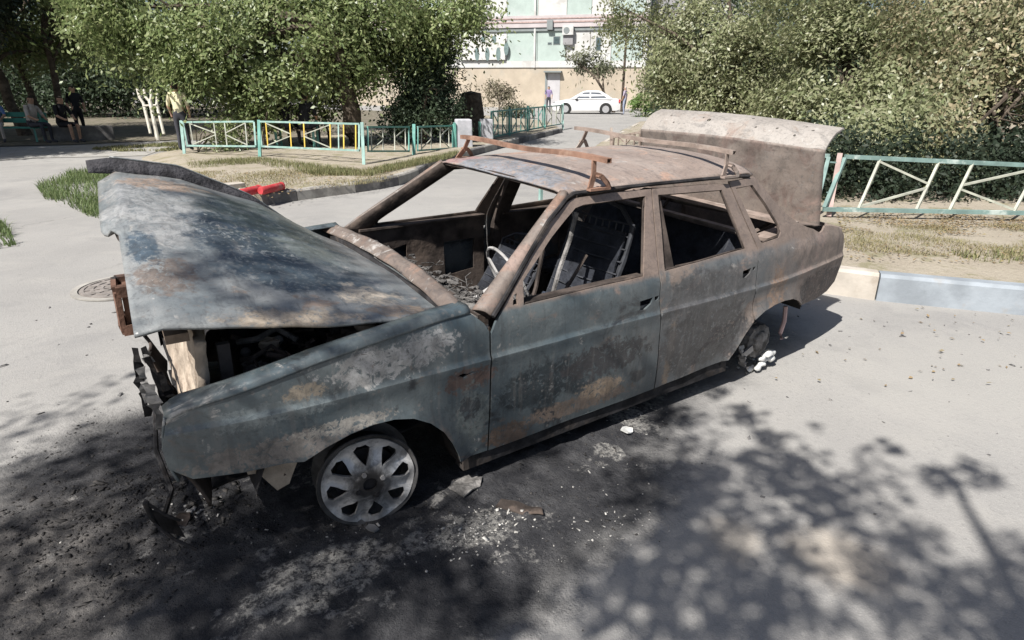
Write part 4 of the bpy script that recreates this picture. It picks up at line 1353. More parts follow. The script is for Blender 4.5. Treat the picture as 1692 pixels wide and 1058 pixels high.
def kerb(name, path, lens, mats, h, w, side):
    """kerb stones laid along a path: each stone its own mesh; side is the way the stone thickens"""
    root = bpy.data.objects.new(name, None)
    COL.objects.link(root)
    root['kind'] = 'structure'
    cum = [0.0]
    for a, b in zip(path, path[1:]):
        cum.append(cum[-1] + (b - a).length)
    def P(s):
        s = max(0, min(cum[-1] - 1e-4, s))
        i = max(k for k in range(len(cum) - 1) if cum[k] <= s)
        return path[i].lerp(path[i + 1], (s - cum[i]) / (cum[i + 1] - cum[i]))
    s = 0.0
    k = 0
    rnd = random.Random(len(path))
    while s < cum[-1] - 0.05:
        L = lens[min(k, len(lens) - 1)]
        e = min(cum[-1], s + L)
        bm = bmesh.new()
        m = max(1, int((e - s) / 0.45))
        rings = []
        for j in range(m + 1):
            ss = s + 0.006 + (e - s - 0.012) * j / m
            q = P(ss)
            d = (P(ss + 0.05) - P(ss - 0.05))
            d.z = 0
            d.normalize()
            nrm = Vector((-d.y, d.x, 0)) * side
            hh = h + 0.006 * math.sin(k * 2.1)
            rings.append([bm.verts.new(v) for v in (q + Vector((0, 0, -0.05)), q + nrm * 0.012 + Vector((0, 0, hh - 0.025)), q + nrm * 0.035 + Vector((0, 0, hh)), q + nrm * w + Vector((0, 0, hh)), q + nrm * w + Vector((0, 0, -0.05)))])
        for a, b in zip(rings, rings[1:]):
            for j in range(5):
                bm.faces.new((a[j], a[(j + 1) % 5], b[(j + 1) % 5], b[j]))
        bm.faces.new(rings[0])
        bm.faces.new(rings[-1][::-1])
        from_bm('kerb_stone', bm, mats(k), root)
        s = e
        k += 1
    return root


def d2(a, b):
    return math.hypot(a[0] - b[0], a[1] - b[1])
# stone lengths so that the white/blue joint falls at the corner seen beside the wreck's tail
Lr = 0
for a, b in zip(RKs, RKs[1:]):
    if (a - Vector((kc[0], kc[1], 0))).length < 1e-3:
        break
    Lr += (b - a).length
nst = int(Lr / 2.2)
kerb('right_kerb', RKs, [Lr / nst] * nst + [0.46] + [1.9] * 40, lambda k: M['kerb_blue'] if k < nst else (M['kerb_white'] if k == nst or k % 2 == 0 else M['kerb_grey']), KH, 0.14, -1)

# left verge and kerb
LK = [gz(392, 330), gz(430, 340), gz(520, 328), gz(640, 311), gz(690, 296), np.array([5.6, 9.55, 0]), np.array([7.8, 11.4, 0]), np.array([11.5, 14.3, 0]), gz(930, 219)]
LKs = smooth_path(LK, 5)
LH = 0.17
lp = [(q + Vector((-0.05, 0.1, 0))) for q in LKs] + [Vector((q[0], q[1], 0)) for q in (gz(900, 205), np.array([18, 30, 0]), gz(520, 232), gz(300, 258), gz(235, 262), gz(240, 285), gz(330, 318))]
terrain('left_verge', lp, LH - 0.01, M['soil'], 0.03, 0.4, lambda x, y: 0.05 * math.exp(-((x - 2.6) ** 2 + (y - 11.5) ** 2) / 3) - 0.15 * max(0.0, min(1.0, (1.0 - x) / 0.7)))
kerb('left_kerb', LKs, [0.4, 0.95, 1.05, 1.0], lambda k: M['kerb_grey'] if k % 2 == 0 else M['kerb_dark'], LH, 0.14, 1)
# shaded park ground beyond the pale path on the left
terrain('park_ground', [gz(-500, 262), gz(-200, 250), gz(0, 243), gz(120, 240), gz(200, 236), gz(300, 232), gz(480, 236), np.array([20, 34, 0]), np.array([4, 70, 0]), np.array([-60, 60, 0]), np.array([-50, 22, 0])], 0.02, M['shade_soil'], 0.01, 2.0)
terrain('pale_path', [gz(-300, 300), gz(-100, 272), gz(60, 262), gz(240, 258), gz(300, 236), gz(200, 238), gz(110, 242), gz(0, 246), gz(-300, 262)], 0.010, M['pave'], 0.002, 1.5)

# manhole
mh = gz(205, 475)
man = empty('manhole_cover', (mh[0], mh[1], 0.004), 'round iron manhole cover set flush in the pale asphalt left of the wreck', 'manhole cover')
M['iron'] = plain('dusty_cast_iron', (0.20, 0.18, 0.165), 0.25, 12, 0.8, 0.3, bump=0.3)
bm = bmesh.new()
def ringdisc(bm, r0, r1, z0, z1, n=48):
    a = [[bm.verts.new((r * math.cos(2 * PI * k / n), r * math.sin(2 * PI * k / n), z)) for k in range(n)] for r, z in ((r1, 0), (r1, z1), (r0, z1), (r0, z0))]
    for p_, q_ in zip(a, a[1:]):
        for k in range(n):
            bm.faces.new((p_[k], p_[(k + 1) % n], q_[(k + 1) % n], q_[k]))
ringdisc(bm, 0.335, 0.385, 0.0, 0.012)
from_bm('frame_ring', bm, M['kerb_grey'], man)
bm = bmesh.new()
tube(bm, [(0, 0, -0.01), (0, 0, 0.008)], 0.325, 48)
from_bm('lid_plate', bm, M['iron'], man)
bm = bmesh.new()
for r in (0.08, 0.15, 0.22, 0.29):
    ringdisc(bm, r, r + 0.025, 0.006, 0.014, 40)
for k in range(12):
    a = 2 * PI * k / 12
    bar(bm, (0.09 * math.cos(a), 0.09 * math.sin(a), 0.011), (0.30 * math.cos(a), 0.30 * math.sin(a), 0.011), 0.02, 0.007)
from_bm('raised_tread', bm, M['iron'], man)

# ------------------------------------------------------------------ grass and weeds
def leafmat(name, cols, rough=0.55, trans=0.35, spec=0.3):
    m = bpy.data.materials.new(name)
    m.use_nodes = True
    t = m.node_tree
    b = t.nodes['Principled BSDF']
    b.inputs['Roughness'].default_value = rough
    b.inputs['Specular IOR Level'].default_value = spec
    geo = t.nodes.new('ShaderNodeNewGeometry')
    r = t.nodes.new('ShaderNodeValToRGB')
    r.color_ramp.elements[0].color = (*cols[0], 1)
    r.color_ramp.elements[1].color = (*cols[-1], 1)
    for i, cc in enumerate(cols[1:-1]):
        e = r.color_ramp.elements.new((i + 1) / (len(cols) - 1))
        e.color = (*cc, 1)
    t.links.new(geo.outputs['Random Per Island'], r.inputs[0])
    t.links.new(r.outputs[0], b.inputs['Base Color'])
    tr = t.nodes.new('ShaderNodeBsdfTranslucent')
    t.links.new(r.outputs[0], tr.inputs[0])
    mx = t.nodes.new('ShaderNodeMixShader')
    mx.inputs[0].default_value = trans
    o = t.nodes['Material Output']
    t.links.new(b.outputs[0], mx.inputs[1])
    t.links.new(tr.outputs[0], mx.inputs[2])
    t.links.new(mx.outputs[0], o.inputs[0])
    return m


M['dry_grass'] = leafmat('dry_grass', [(0.20, 0.17, 0.09), (0.30, 0.255, 0.14), (0.17, 0.17, 0.07), (0.36, 0.31, 0.19)], 0.7, 0.3)
M['green_grass'] = leafmat('green_weed', [(0.085, 0.13, 0.045), (0.13, 0.18, 0.07), (0.17, 0.20, 0.09), (0.10, 0.15, 0.05)], 0.6, 0.35)
M['mixed_grass'] = leafmat('mixed_grass', [(0.12, 0.15, 0.06), (0.22, 0.20, 0.10), (0.15, 0.17, 0.07), (0.30, 0.26, 0.15)], 0.65, 0.3)


def blades(name, pts, h, w, mat, seed, lean=0.5, kindstuff=True, label=None, cat='grass'):
    rg = np.random.default_rng(seed)
    P = np.asarray(pts, dtype=float)
    n = len(P)
    hh = h * rg.uniform(0.45, 1.25, n)
    a = rg.uniform(0, 2 * PI, n)
    d = np.stack([np.cos(a), np.sin(a), np.zeros(n)], 1)
    sd = np.stack([-np.sin(a), np.cos(a), np.zeros(n)], 1)
    ln = rg.uniform(0.1, 1.0, n) * lean
    up = np.array([0, 0, 1.0])
    ww = w * rg.uniform(0.6, 1.4, n)
    m1 = P + up * (hh * 0.55)[:, None] + d * (hh * ln * 0.35)[:, None]
    tp = P + up * (hh * (1 - 0.35 * ln))[:, None] + d * (hh * ln)[:, None]
    V = np.stack([P - sd * ww[:, None], P + sd * ww[:, None], m1 + sd * ww[:, None] * 0.8, m1 - sd * ww[:, None] * 0.8, tp], 1).reshape(-1, 3)
    b = np.arange(n) * 5
    F = np.concatenate([np.stack([b, b + 1, b + 2], 1), np.stack([b, b + 2, b + 3], 1), np.stack([b + 3, b + 2, b + 4], 1)])
    o = from_np(name, V, F, mat)
    o['kind'] = 'stuff'
    if label:
        o['label'] = label
        o['category'] = cat
    return o


def scatter_poly(poly, n, seed, z=0.0, clump=None):
    rg = np.random.default_rng(seed)
    P = [(q[0], q[1]) for q in poly]
    xs_ = [q[0] for q in P]
    ys_ = [q[1] for q in P]
    out = []
    tries = 0
    while len(out) < n and tries < n * 30:
        tries += 1
        x = rg.uniform(min(xs_), max(xs_))
        y = rg.uniform(min(ys_), max(ys_))
        if not in_poly(x, y, P):
            continue
        if clump and rg.uniform() > max(0.0, min(1.0, 0.5 + 1.6 * nz(x, y, clump[0], clump[1]) + clump[2])):
            continue
        out.append((x, y, z))
    return out


blades('verge_dry_grass', scatter_poly([gz(1380, 375, KH), gz(1692, 372, KH), gz(1800, 430, KH), gz(1692, 432, KH), gz(1400, 415, KH)], 9000, 1, KH, (2, 1.6, -0.1)), 0.034, 0.0018, M['dry_grass'], 1, 1.2, label='dry yellow grass on the right verge below the fence')
blades('verge_weeds', scatter_poly([gz(1560, 415, KH), gz(1800, 420, KH), gz(1800, 445, KH), gz(1600, 432, KH)], 420, 5, KH, (4, 3.0, -0.1)), 0.06, 0.004, M['mixed_grass'], 2, 1.0, label='sparse weeds at the front of the right verge')
blades('left_verge_grass', scatter_poly([gz(300, 270, LH), gz(430, 264, LH), gz(600, 284, LH), gz(760, 252, LH), gz(745, 262, LH), gz(610, 292, LH), gz(520, 290, LH), gz(420, 272, LH), gz(330, 280, LH), gz(290, 275, LH)], 11000, 3, LH, (6, 0.9, 0.15)), 0.10, 0.0035, M['mixed_grass'], 3, 0.8, label='patchy green and dry grass along the left fence')
blades('left_verge_dry_grass', scatter_poly([gz(310, 285, LH), gz(450, 280, LH), gz(600, 288, LH), gz(680, 285, LH), gz(640, 300, LH), gz(440, 325, LH), gz(330, 300, LH)], 4500, 4, LH, (1, 1.1, -0.15)), 0.045, 0.003, M['dry_grass'], 4, 1.1, label='thin dry grass on the left verge behind the kerb')
wd = [gz(62, 310), gz(110, 288), gz(170, 282), gz(235, 285), gz(240, 340), gz(200, 372), gz(150, 360), gz(120, 345), gz(75, 330)]
blades('weed_patch', scatter_poly(wd, 5500, 7, 0.0, (9, 1.2, 0.25)), 0.15, 0.005, M['green_grass'], 7, 1.1, label='green weed patch growing through the asphalt behind the open hood', cat='weeds')
blades('edge_weeds', scatter_poly([gz(-60, 345), gz(10, 372), gz(30, 405), gz(-10, 414), gz(-80, 414)], 700, 8, 0.0, (5, 2.0, 0.2)), 0.14, 0.007, M['green_grass'], 8, 1.1, label='small weeds at the far left edge of the asphalt', cat='weeds')
blades('park_grass', scatter_poly([gz(150, 248), gz(300, 238), gz(300, 252), gz(200, 252)], 2200, 9, 0.02, (3, 0.8, 0.2)), 0.08, 0.01, M['mixed_grass'], 9, 1.0, label='low grass strip beside the pale path')

def litter(name, pts, seed, mat, label, L=0.035, W=0.02):
    V, F = leaves_flat(pts, seed, L, W)
    o = from_np(name, V, F, mat)
    return meta(o, label, 'litter', kind='stuff')
def leaves_flat(pts, seed, L, W):
    rg = np.random.default_rng(seed)
    P = np.asarray(pts, dtype=float)
    n = len(P)
    P[:, 2] += rg.uniform(0.006, 0.022, n)
    a = rg.uniform(0, 2 * PI, n)
    d = np.stack([np.cos(a), np.sin(a), rg.uniform(-0.4, 0.4, n)], 1)
    s = np.stack([-np.sin(a), np.cos(a), rg.uniform(-0.4, 0.4, n)], 1)
    l = (L * rg.uniform(0.5, 1.3, n))[:, None]
    w = (W * rg.uniform(0.5, 1.3, n))[:, None]
    up = np.array([0, 0, 1.0])
    V = np.stack([P - d * l * 0.5, P + s * w * 0.5 + up * w * 0.2, P + d * l * 0.5, P - s * w * 0.5 + up * w * 0.2], 1).reshape(-1, 3)
    b = np.arange(n) * 4
    return V, np.concatenate([np.stack([b, b + 1, b + 2], 1), np.stack([b, b + 2, b + 3], 1)])
M['dead_leaf'] = leafmat('dead_leaf', [(0.20, 0.14, 0.08), (0.28, 0.21, 0.12), (0.14, 0.10, 0.06), (0.24, 0.20, 0.10)], 0.8, 0.15)
litter('fallen_leaves', scatter_poly([gz(1380, 352, KH), gz(1800, 358, KH), gz(1800, 395, KH), gz(1390, 385, KH)], 2200, 21, KH, (3, 2.0, 0.1)), 21, M['dead_leaf'], 'fallen dry leaves along the foot of the right fence')
litter('fallen_leaves', scatter_poly([gz(1390, 400, KH), gz(1800, 410, KH), gz(1800, 445, KH), gz(1400, 430, KH)], 300, 22, KH), 22, M['dead_leaf'], 'sparse dry leaves on the soil behind the right kerb')
litter('fallen_leaves', scatter_poly([gz(300, 285, LH), gz(600, 280, LH), gz(690, 285, LH), gz(440, 330, LH)], 500, 23, LH), 23, M['dead_leaf'], 'dry leaves scattered on the left verge', 0.05, 0.03)
litter('fallen_leaves', scatter_poly([gz(1450, 505), gz(1800, 530), gz(1750, 640), gz(1250, 640)], 60, 24, 0.0), 24, M['dead_leaf'], 'a few dry leaves on the asphalt beside the right kerb', 0.03, 0.018)

# ------------------------------------------------------------------ fences
M['aqua'] = plain('aqua_fence_paint', (0.235, 0.365, 0.33), 0.2, 6, 0.6, 0.4, dirt=(0.38, 0.44, 0.415))
M['teal'] = plain('teal_fence_paint', (0.10, 0.27, 0.23), 0.2, 6, 0.6, 0.4, dirt=(0.17, 0.32, 0.29))
M['yellow'] = plain('yellow_fence_paint', (0.58, 0.40, 0.055), 0.15, 6, 0.6, 0.4)
M['cream'] = plain('cream_fence_paint', (0.36, 0.37, 0.31), 0.2, 6, 0.65, 0.35, dirt=(0.30, 0.30, 0.26))
M['peeling'] = plain('peeling_aqua_paint', (0.15, 0.225, 0.21), 0.2, 7, 0.7, 0.35, dirt=(0.40, 0.46, 0.43))
M['brownpost'] = plain('pinkish_post_paint', (0.36, 0.27, 0.25), 0.2, 6, 0.8, 0.2)


def V3(q):
    return Vector((float(q[0]), float(q[1]), float(q[2])))


def fence_panel(root, off, A0, A1, B0, B1, uprights, braces, mats, t=0.022):
    """frame between bottom points A0, B0 and top points A1, B1; uprights at fractions; braces as (u0, where, u1)"""
    A0, A1, B0, B1 = V3(A0), V3(A1), V3(B0), V3(B1)
    def P(s, h):
        return A0.lerp(B0, s).lerp(A1.lerp(B1, s), h)
    def add(name, a, b, w, m):
        o = one_bar(name, a, b, w, w, m, root)
        o.matrix_parent_inverse = Matrix.Translation(-off)
    add('rail', P(0, 0), P(1, 0), t * 1.6, mats['frame'])
    add('rail', P(0, 1), P(1, 1), t * 1.6, mats['frame'])
    add('frame_upright', P(0.003, 0.03), P(0.003, 0.97), t * 1.5, mats['frame'])
    add('frame_upright', P(0.997, 0.03), P(0.997, 0.97), t * 1.5, mats['frame'])
    for s, m in uprights:
        add('upright', P(s, 0.03), P(s, 0.97), t, mats[m])
    for a, b, c_ in braces:                                         # from the top and bottom at a to the middle at b
        add('brace', P(a, 0.94), P(b, 0.54), t * 0.85, mats[c_])
        add('brace', P(a, 0.06), P(b, 0.46), t * 0.85, mats[c_])


mt = {'frame': M['aqua'], 'y': M['yellow'], 'w': M['cream'], 't': M['teal'], 'a': M['aqua'], 'p': M['peeling']}
pL, pR = gz(306, 266), gz(602, 287)
tL, tR = (pL - CAM) @ FWD, (pR - CAM) @ FWD
tM = tL * 0.45 + tR * 0.55
def fpt(u, v, t_):
    return at(u, v, t_)
fl_root = empty('fence', V3(pL), 'low aqua tube fence with yellow and cream bars left of the wreck', 'fence')
offL = V3(pL)
LB_, LT_ = fpt(309, 241, tL), fpt(302, 202, tL)
MB_, MT_ = fpt(423, 242, tM), fpt(420, 201, tM)
fence_panel(fl_root, offL, LB_, LT_, MB_, MT_, [(0.10, 'w'), (0.45, 'w'), (0.60, 'w'), (0.88, 'w')], [(0.10, 0.45, 'w'), (0.88, 0.60, 'w')], mt)
MB2, MT2 = fpt(432, 242, tM), fpt(428, 201, tM)
RB_, RT_ = fpt(594, 249, tR), fpt(594, 205, tR)
fence_panel(fl_root, offL, MB2, MT2, RB_, RT_, [(0.07, 'y'), (0.32, 'y'), (0.46, 'y'), (0.72, 'y'), (0.80, 'a'), (0.85, 'y'), (0.965, 'y')], [(0.07, 0.32, 'w'), (0.72, 0.46, 'w')], mt)
for (q, u, v, t_, m) in ((pL, 299, 200, tL, 'aqua'), (None, 428, 199, tM, 'teal'), (pR, 598, 203, tR, 'aqua')):
    top = V3(fpt(u, v, t_))
    b = V3(q) if q is not None else V3(grd(430, tM))
    o = one_bar('post', b, top, 0.06, 0.06, M[m], fl_root)
    o.matrix_parent_inverse = Matrix.Translation(-offL)
# next run back to the concrete gate posts
pG = grd(748, 16.0)
tG = 16.0
f2 = empty('fence', V3(pR), 'teal fence with thin cream cross bars running to the concrete gate posts', 'fence')
tH = (tR + tG) / 2
fence_panel(f2, V3(pR), fpt(608, 250, tR + 0.1), fpt(607, 210, tR + 0.1), fpt(676, 250, tH), fpt(676, 210, tH), [(0.08, 'w'), (0.34, 'w'), (0.62, 'w'), (0.90, 'w')], [(0.08, 0.34, 'w'), (0.90, 0.62, 'w')], {**mt, 'frame': M['teal']})
fence_panel(f2, V3(pR), fpt(690, 249, tH + 0.1), fpt(690, 210, tH + 0.1), fpt(748, 245, tG), fpt(748, 208, tG), [(0.1, 'w'), (0.36, 'w'), (0.62, 'w'), (0.88, 'w')], [(0.1, 0.36, 'w'), (0.88, 0.62, 'w')], {**mt, 'frame': M['teal']})
for (u, t_) in ((684, tH + 0.05), (750, tG)):
    o = one_bar('post', V3(grd(u, t_)), V3(fpt(u, 206, t_)), 0.07, 0.07, M['teal'], f2)
    o.matrix_parent_inverse = Matrix.Translation(-V3(pR))
# green fence beyond the gate posts
f3o = grd(812, 18.5)
f3 = empty('fence', V3(f3o), 'dark green cross-barred fence beyond the concrete gate posts', 'fence')
prev = None
ts = [18.5, 20.0, 21.7, 23.5, 25.5]
us = [812, 842, 872, 900, 930]
for i in range(4):
    a0, b0 = grd(us[i], ts[i], 0.22), grd(us[i + 1] - 1, ts[i + 1], 0.22)
    m3 = {**mt, 'frame': M['teal'] if i < 3 else M['aqua'], 'w': M['teal'] if i < 3 else M['cream']}
    fence_panel(f3, V3(f3o), a0, a0 + np.array([0, 0, 0.72]), b0, b0 + np.array([0, 0, 0.72]), [(0.1, 'w'), (0.36, 'w'), (0.62, 'w'), (0.88, 'w')], [(0.1, 0.36, 'w'), (0.88, 0.62, 'w')], m3, 0.028)
    o = one_bar('post', V3(grd(us[i + 1], ts[i + 1])), V3(grd(us[i + 1], ts[i + 1], 1.0)), 0.07, 0.07, M['teal'] if i < 3 else M['aqua'], f3)
    o.matrix_parent_inverse = Matrix.Translation(-V3(f3o))
# right fence, leaning a little
rA0 = gz(1360, 346, 0.31)
tA = (rA0 - CAM) @ FWD
rB0 = gz(1800, 354, 0.31)
tB = (rB0 - CAM) @ FWD
rA1, rB1 = at(1396, 259, tA), at(1845, 280, tB)
fr = empty('fence', V3(grd(1372, tA, KH)), 'leaning pale green tube fence with diagonal bars on the right verge', 'fence')
offR = V3(grd(1372, tA, KH))
fence_panel(fr, offR, rA0, rA1, rB0, rB1, [(0.135, 'w'), (0.355, 'w'), (0.48, 'w'), (0.72, 'w'), (0.86, 'w')], [(0.135, 0.355, 'w'), (0.72, 0.48, 'w')], {**mt, 'frame': M['peeling']}, 0.028)
def addr(name, a, b, w, m):
    o = one_bar(name, V3(a), V3(b), w, w, m, fr)
    o.matrix_parent_inverse = Matrix.Translation(-offR)
addr('post', gz(1369, 358, KH), at(1388, 254, tA), 0.055, M['brownpost'])
addr('link_bar', at(1372, 268, tA), at(1394, 270, tA), 0.016, M['peeling'])
addr('link_bar', at(1366, 318, tA), at(1372, 319, tA), 0.016, M['peeling'])
# panel hidden by the boot lid, its end frame showing
q0, q1 = at(1352, 334, tA + 0.05), at(1371, 258, tA + 0.05)
dirL = Vector((-0.55, 0.83, 0)) * 2.2
fence_panel(fr, offR, V3(q0) + dirL, V3(q1) + dirL, q0, q1, [(0.14, 'w'), (0.4, 'w'), (0.55, 'w'), (0.85, 'w')], [(0.14, 0.4, 'w'), (0.85, 0.55, 'w')], {**mt, 'frame': M['peeling']}, 0.028)
addr('post', gz(1690, 358, KH) + (gz(1840, 360, KH) - gz(1690, 358, KH)), rB1, 0.055, M['peeling'])
# far brown fence end seen over the roof rack
f4o = grd(1000, 15.0)
f4 = empty('fence', V3(f4o), 'brown cross-barred fence end showing above the roof rack', 'fence')
a0, b0 = grd(1012, 15.5, 0.05), grd(1056, 14.5, 0.20)
fence_panel(f4, V3(f4o), a0, a0 + np.array([0, 0, 0.42]), b0, b0 + np.array([0, 0, 0.46]), [(0.2, 'w'), (0.5, 'w'), (0.8, 'w')], [(0.2, 0.5, 'w'), (0.8, 0.5, 'w')], {'frame': M['rack_grey'], 'w': M['rack_grey']}, 0.028)
for (u, t_) in ((1010, 15.5), (1058, 14.5)):
    o = one_bar('post', V3(grd(u, t_)), V3(grd(u, t_, 0.68)), 0.06, 0.06, M['rack_grey'], f4)
    o.matrix_parent_inverse = Matrix.Translation(-V3(f4o))
# concrete gate posts
M['pier'] = plain('pale_grey_painted_concrete', (0.43, 0.43, 0.455), 0.1, 4, 0.9, 0.15, bump=0.2, dirt=(0.34, 0.35, 0.37))
for (ul, ur, vt, t_, lab) in ((750, 777, 196, 16.2, 'nearer pale concrete gate post at the end of the fence'), (790, 811, 196, 18.2, 'farther pale concrete gate post with the green fence behind')):
    b = V3(grd((ul + ur) / 2 + 3, t_))
    ht = float(at(ul, vt, t_)[2])
    w = (ur - ul) / FPX * t_
    e = empty('gate_post', b, lab, 'gate post', 'concrete gate posts')
    bm = bmesh.new()
    box(bm, (-w * 0.5, -w * 0.42, -0.05), (w * 0.5, w * 0.42, ht), bev=0.03)
    for v in bm.verts:
        if v.co.z > ht * 0.6:
            v.co.x *= 0.94
            v.co.y *= 0.94
    o = from_bm('post_shaft', bm, M['pier'], e)
    bm = bmesh.new()
    box(bm, (-w * 0.56, -w * 0.48, ht * 0.05), (-w * 0.512, w * 0.36, ht * 0.9))
    from_bm('fixing_strip', bm, M['teal'], e)
    e.rotation_euler.z = math.radians(-20)

# red painted pipe lengths behind the left kerb
M['red'] = plain('faded_red_paint', (0.42, 0.045, 0.05), 0.2, 8, 0.6, 0.35, dirt=(0.40, 0.16, 0.14))
for (u0, v0, u1, v1, r, lab) in ((396, 320, 428, 313, 0.06, 'shorter red pipe lying by the hood behind the left kerb'), (430, 316, 465, 308, 0.058, 'longer red pipe lying on dry grass behind the left kerb')):
    a, b = V3(gz(u0, v0, LH + 0.06)), V3(gz(u1, v1, LH + 0.06))
    e = empty('red_pipe', a, lab, 'pipe', 'red pipes lying behind the kerb')
    bm = bmesh.new()
    d = (b - a)
    tube(bm, [d * 0, d * 0.04, d * 0.3, d * 0.6, d * 0.96, d], [r * 0.8, r, r * 0.96, r, r, r * 0.85], 14)
    from_bm('pipe_wall', bm, M['red'], e, smooth=True)
    bm = bmesh.new()
    tube(bm, [d * 0.97, d * 1.02], r * 1.1, 14)
    from_bm('pipe_collar', bm, M['red'], e, smooth=True)
q = V3(gz(372, 312, LH))
bm = bmesh.new()
box(bm, (-0.35, -0.10, 0), (0.28, 0.12, 0.07), bev=0.01)
o = from_bm('concrete_slab', bm, M['kerb_white'])
o.location = q
o.rotation_euler.z = 0.3
meta(o, 'white broken concrete slab lying beside the red pipes', 'slab')
# thin green stake in the road behind the car
a = V3(gz(893, 345))
bm = bmesh.new()
bar(bm, (0, 0, 0), (0, 0, 0.62), 0.045, 0.045)
o = from_bm('green_stake', bm, M['aqua'])
o.location = a
meta(o, 'green painted stake standing behind the wreck, seen through its windows', 'stake')

# ------------------------------------------------------------------ trees
def leaves_np(centres, sig, n_per, L, W, seed, droop=0.3, vary=False):
    rg = np.random.default_rng(seed)
    C = np.asarray(centres, dtype=float)
    k = len(C)
    sg_ = np.asarray(sig if np.ndim(sig) else [sig] * k, dtype=float)
    cnt = np.asarray(n_per if np.ndim(n_per) else [n_per] * k, dtype=int)
    if vary:
        f = rg.uniform(0.45, 1.5, k)
        sg_ = sg_ * f
        cnt = np.maximum(3, (cnt * f ** 1.6).astype(int))
    SG = np.repeat(sg_, cnt)[:, None]
    O = rg.normal(0, 1, (cnt.sum(), 3))
    if vary:                                                        # each clump is a drooping pad of leaves facing outwards and up
        n0 = (C - C.mean(0)) * np.array([1, 1, 0.5])
        n0 /= np.linalg.norm(n0, axis=1)[:, None] + 1e-9
        n0 = n0 * 0.7 + rg.normal(0, 0.45, (k, 3)) + np.array([0, 0, 0.55])
        n0 /= np.linalg.norm(n0, axis=1)[:, None] + 1e-9
        N0 = np.repeat(n0, cnt, 0)
        O = O - N0 * (O * N0).sum(1, keepdims=True) * 0.5
        O[:, 2] -= 0.35 * (O[:, 0] ** 2 + O[:, 1] ** 2) * 0.6
    P = np.repeat(C, cnt, 0) + O * SG * np.array([1, 1, 0.85])
    n = len(P)
    if vary:
        nn = N0 + rg.normal(0, 0.42, (n, 3))
        nn /= np.linalg.norm(nn, axis=1)[:, None]
        d = rg.normal(0, 1, (n, 3)) + N0 * 0.2
        d[:, 2] -= droop
        d = d - nn * (d * nn).sum(1, keepdims=True)
        d /= np.linalg.norm(d, axis=1)[:, None]
        s = np.cross(nn, d)
        u = nn
    else:
        d = rg.normal(0, 1, (n, 3))
        d[:, 2] -= droop
        d /= np.linalg.norm(d, axis=1)[:, None]
        s = np.cross(d, rg.normal(0, 1, (n, 3)))
        s /= np.linalg.norm(s, axis=1)[:, None] + 1e-9
        u = np.cross(s, d)
    l = L * rg.uniform(0.6, 1.3, n)[:, None]
    w = W * rg.uniform(0.7, 1.3, n)[:, None]
    V = np.stack([P, P + d * l * 0.5 + s * w * 0.5 - u * w * 0.10, P + d * l - u * l * 0.12, P + d * l * 0.5 - s * w * 0.5 - u * w * 0.10], 1).reshape(-1, 3)
    b = np.arange(n) * 4
    F = np.concatenate([np.stack([b, b + 1, b + 2], 1), np.stack([b, b + 2, b + 3], 1)])
    return V, F


def shell_points(blobs, seed, inner=0.5):
    rg = np.random.default_rng(seed)
    out = []
    for (c_, r, n) in blobs:
        r = np.array(r if np.ndim(r) else (r, r, r * 0.85))
        v = rg.normal(0, 1, (n, 3))
        v /= np.linalg.norm(v, axis=1)[:, None]
        rad = rg.uniform(inner, 1.0, n) ** 0.7
        out.append(np.asarray(c_)[None] + v * rad[:, None] * r[None])
    return np.concatenate(out)


M['bark'] = plain('rough_bark', (0.075, 0.06, 0.047), 0.4, 9, 0.95, 0.1, bump=0.9, dirt=(0.12, 0.10, 0.08))
M['bark_pale'] = plain('pale_bark', (0.16, 0.135, 0.11), 0.35, 9, 0.95, 0.1, bump=0.8)
M['leaf_left'] = leafmat('left_tree_leaf', [(0.115, 0.161, 0.057), (0.181, 0.23, 0.089), (0.246, 0.284, 0.122), (0.139, 0.184, 0.07), (0.311, 0.329, 0.166)], 0.42, 0.35, 0.5)
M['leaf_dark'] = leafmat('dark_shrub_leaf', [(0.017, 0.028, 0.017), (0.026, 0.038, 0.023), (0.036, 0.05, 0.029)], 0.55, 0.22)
M['leaf_olive'] = leafmat('right_tree_leaf', [(0.184, 0.207, 0.1), (0.26, 0.273, 0.154), (0.138, 0.17, 0.073), (0.336, 0.333, 0.214), (0.215, 0.229, 0.114)], 0.42, 0.32, 0.5)
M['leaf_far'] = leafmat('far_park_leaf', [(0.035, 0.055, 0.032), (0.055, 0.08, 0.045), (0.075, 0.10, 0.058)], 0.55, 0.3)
M['leaf_pale'] = leafmat('pale_tree_leaf', [(0.12, 0.13, 0.08), (0.16, 0.165, 0.11), (0.10, 0.115, 0.065)], 0.6, 0.3)
M['leaf_bright'] = leafmat('bright_hedge_leaf', [(0.10, 0.17, 0.04), (0.14, 0.21, 0.06), (0.08, 0.14, 0.035)], 0.6, 0.3)
M['leaf_brown'] = leafmat('dry_bush_leaf', [(0.14, 0.12, 0.085), (0.18, 0.155, 0.11), (0.11, 0.11, 0.065)], 0.7, 0.2)


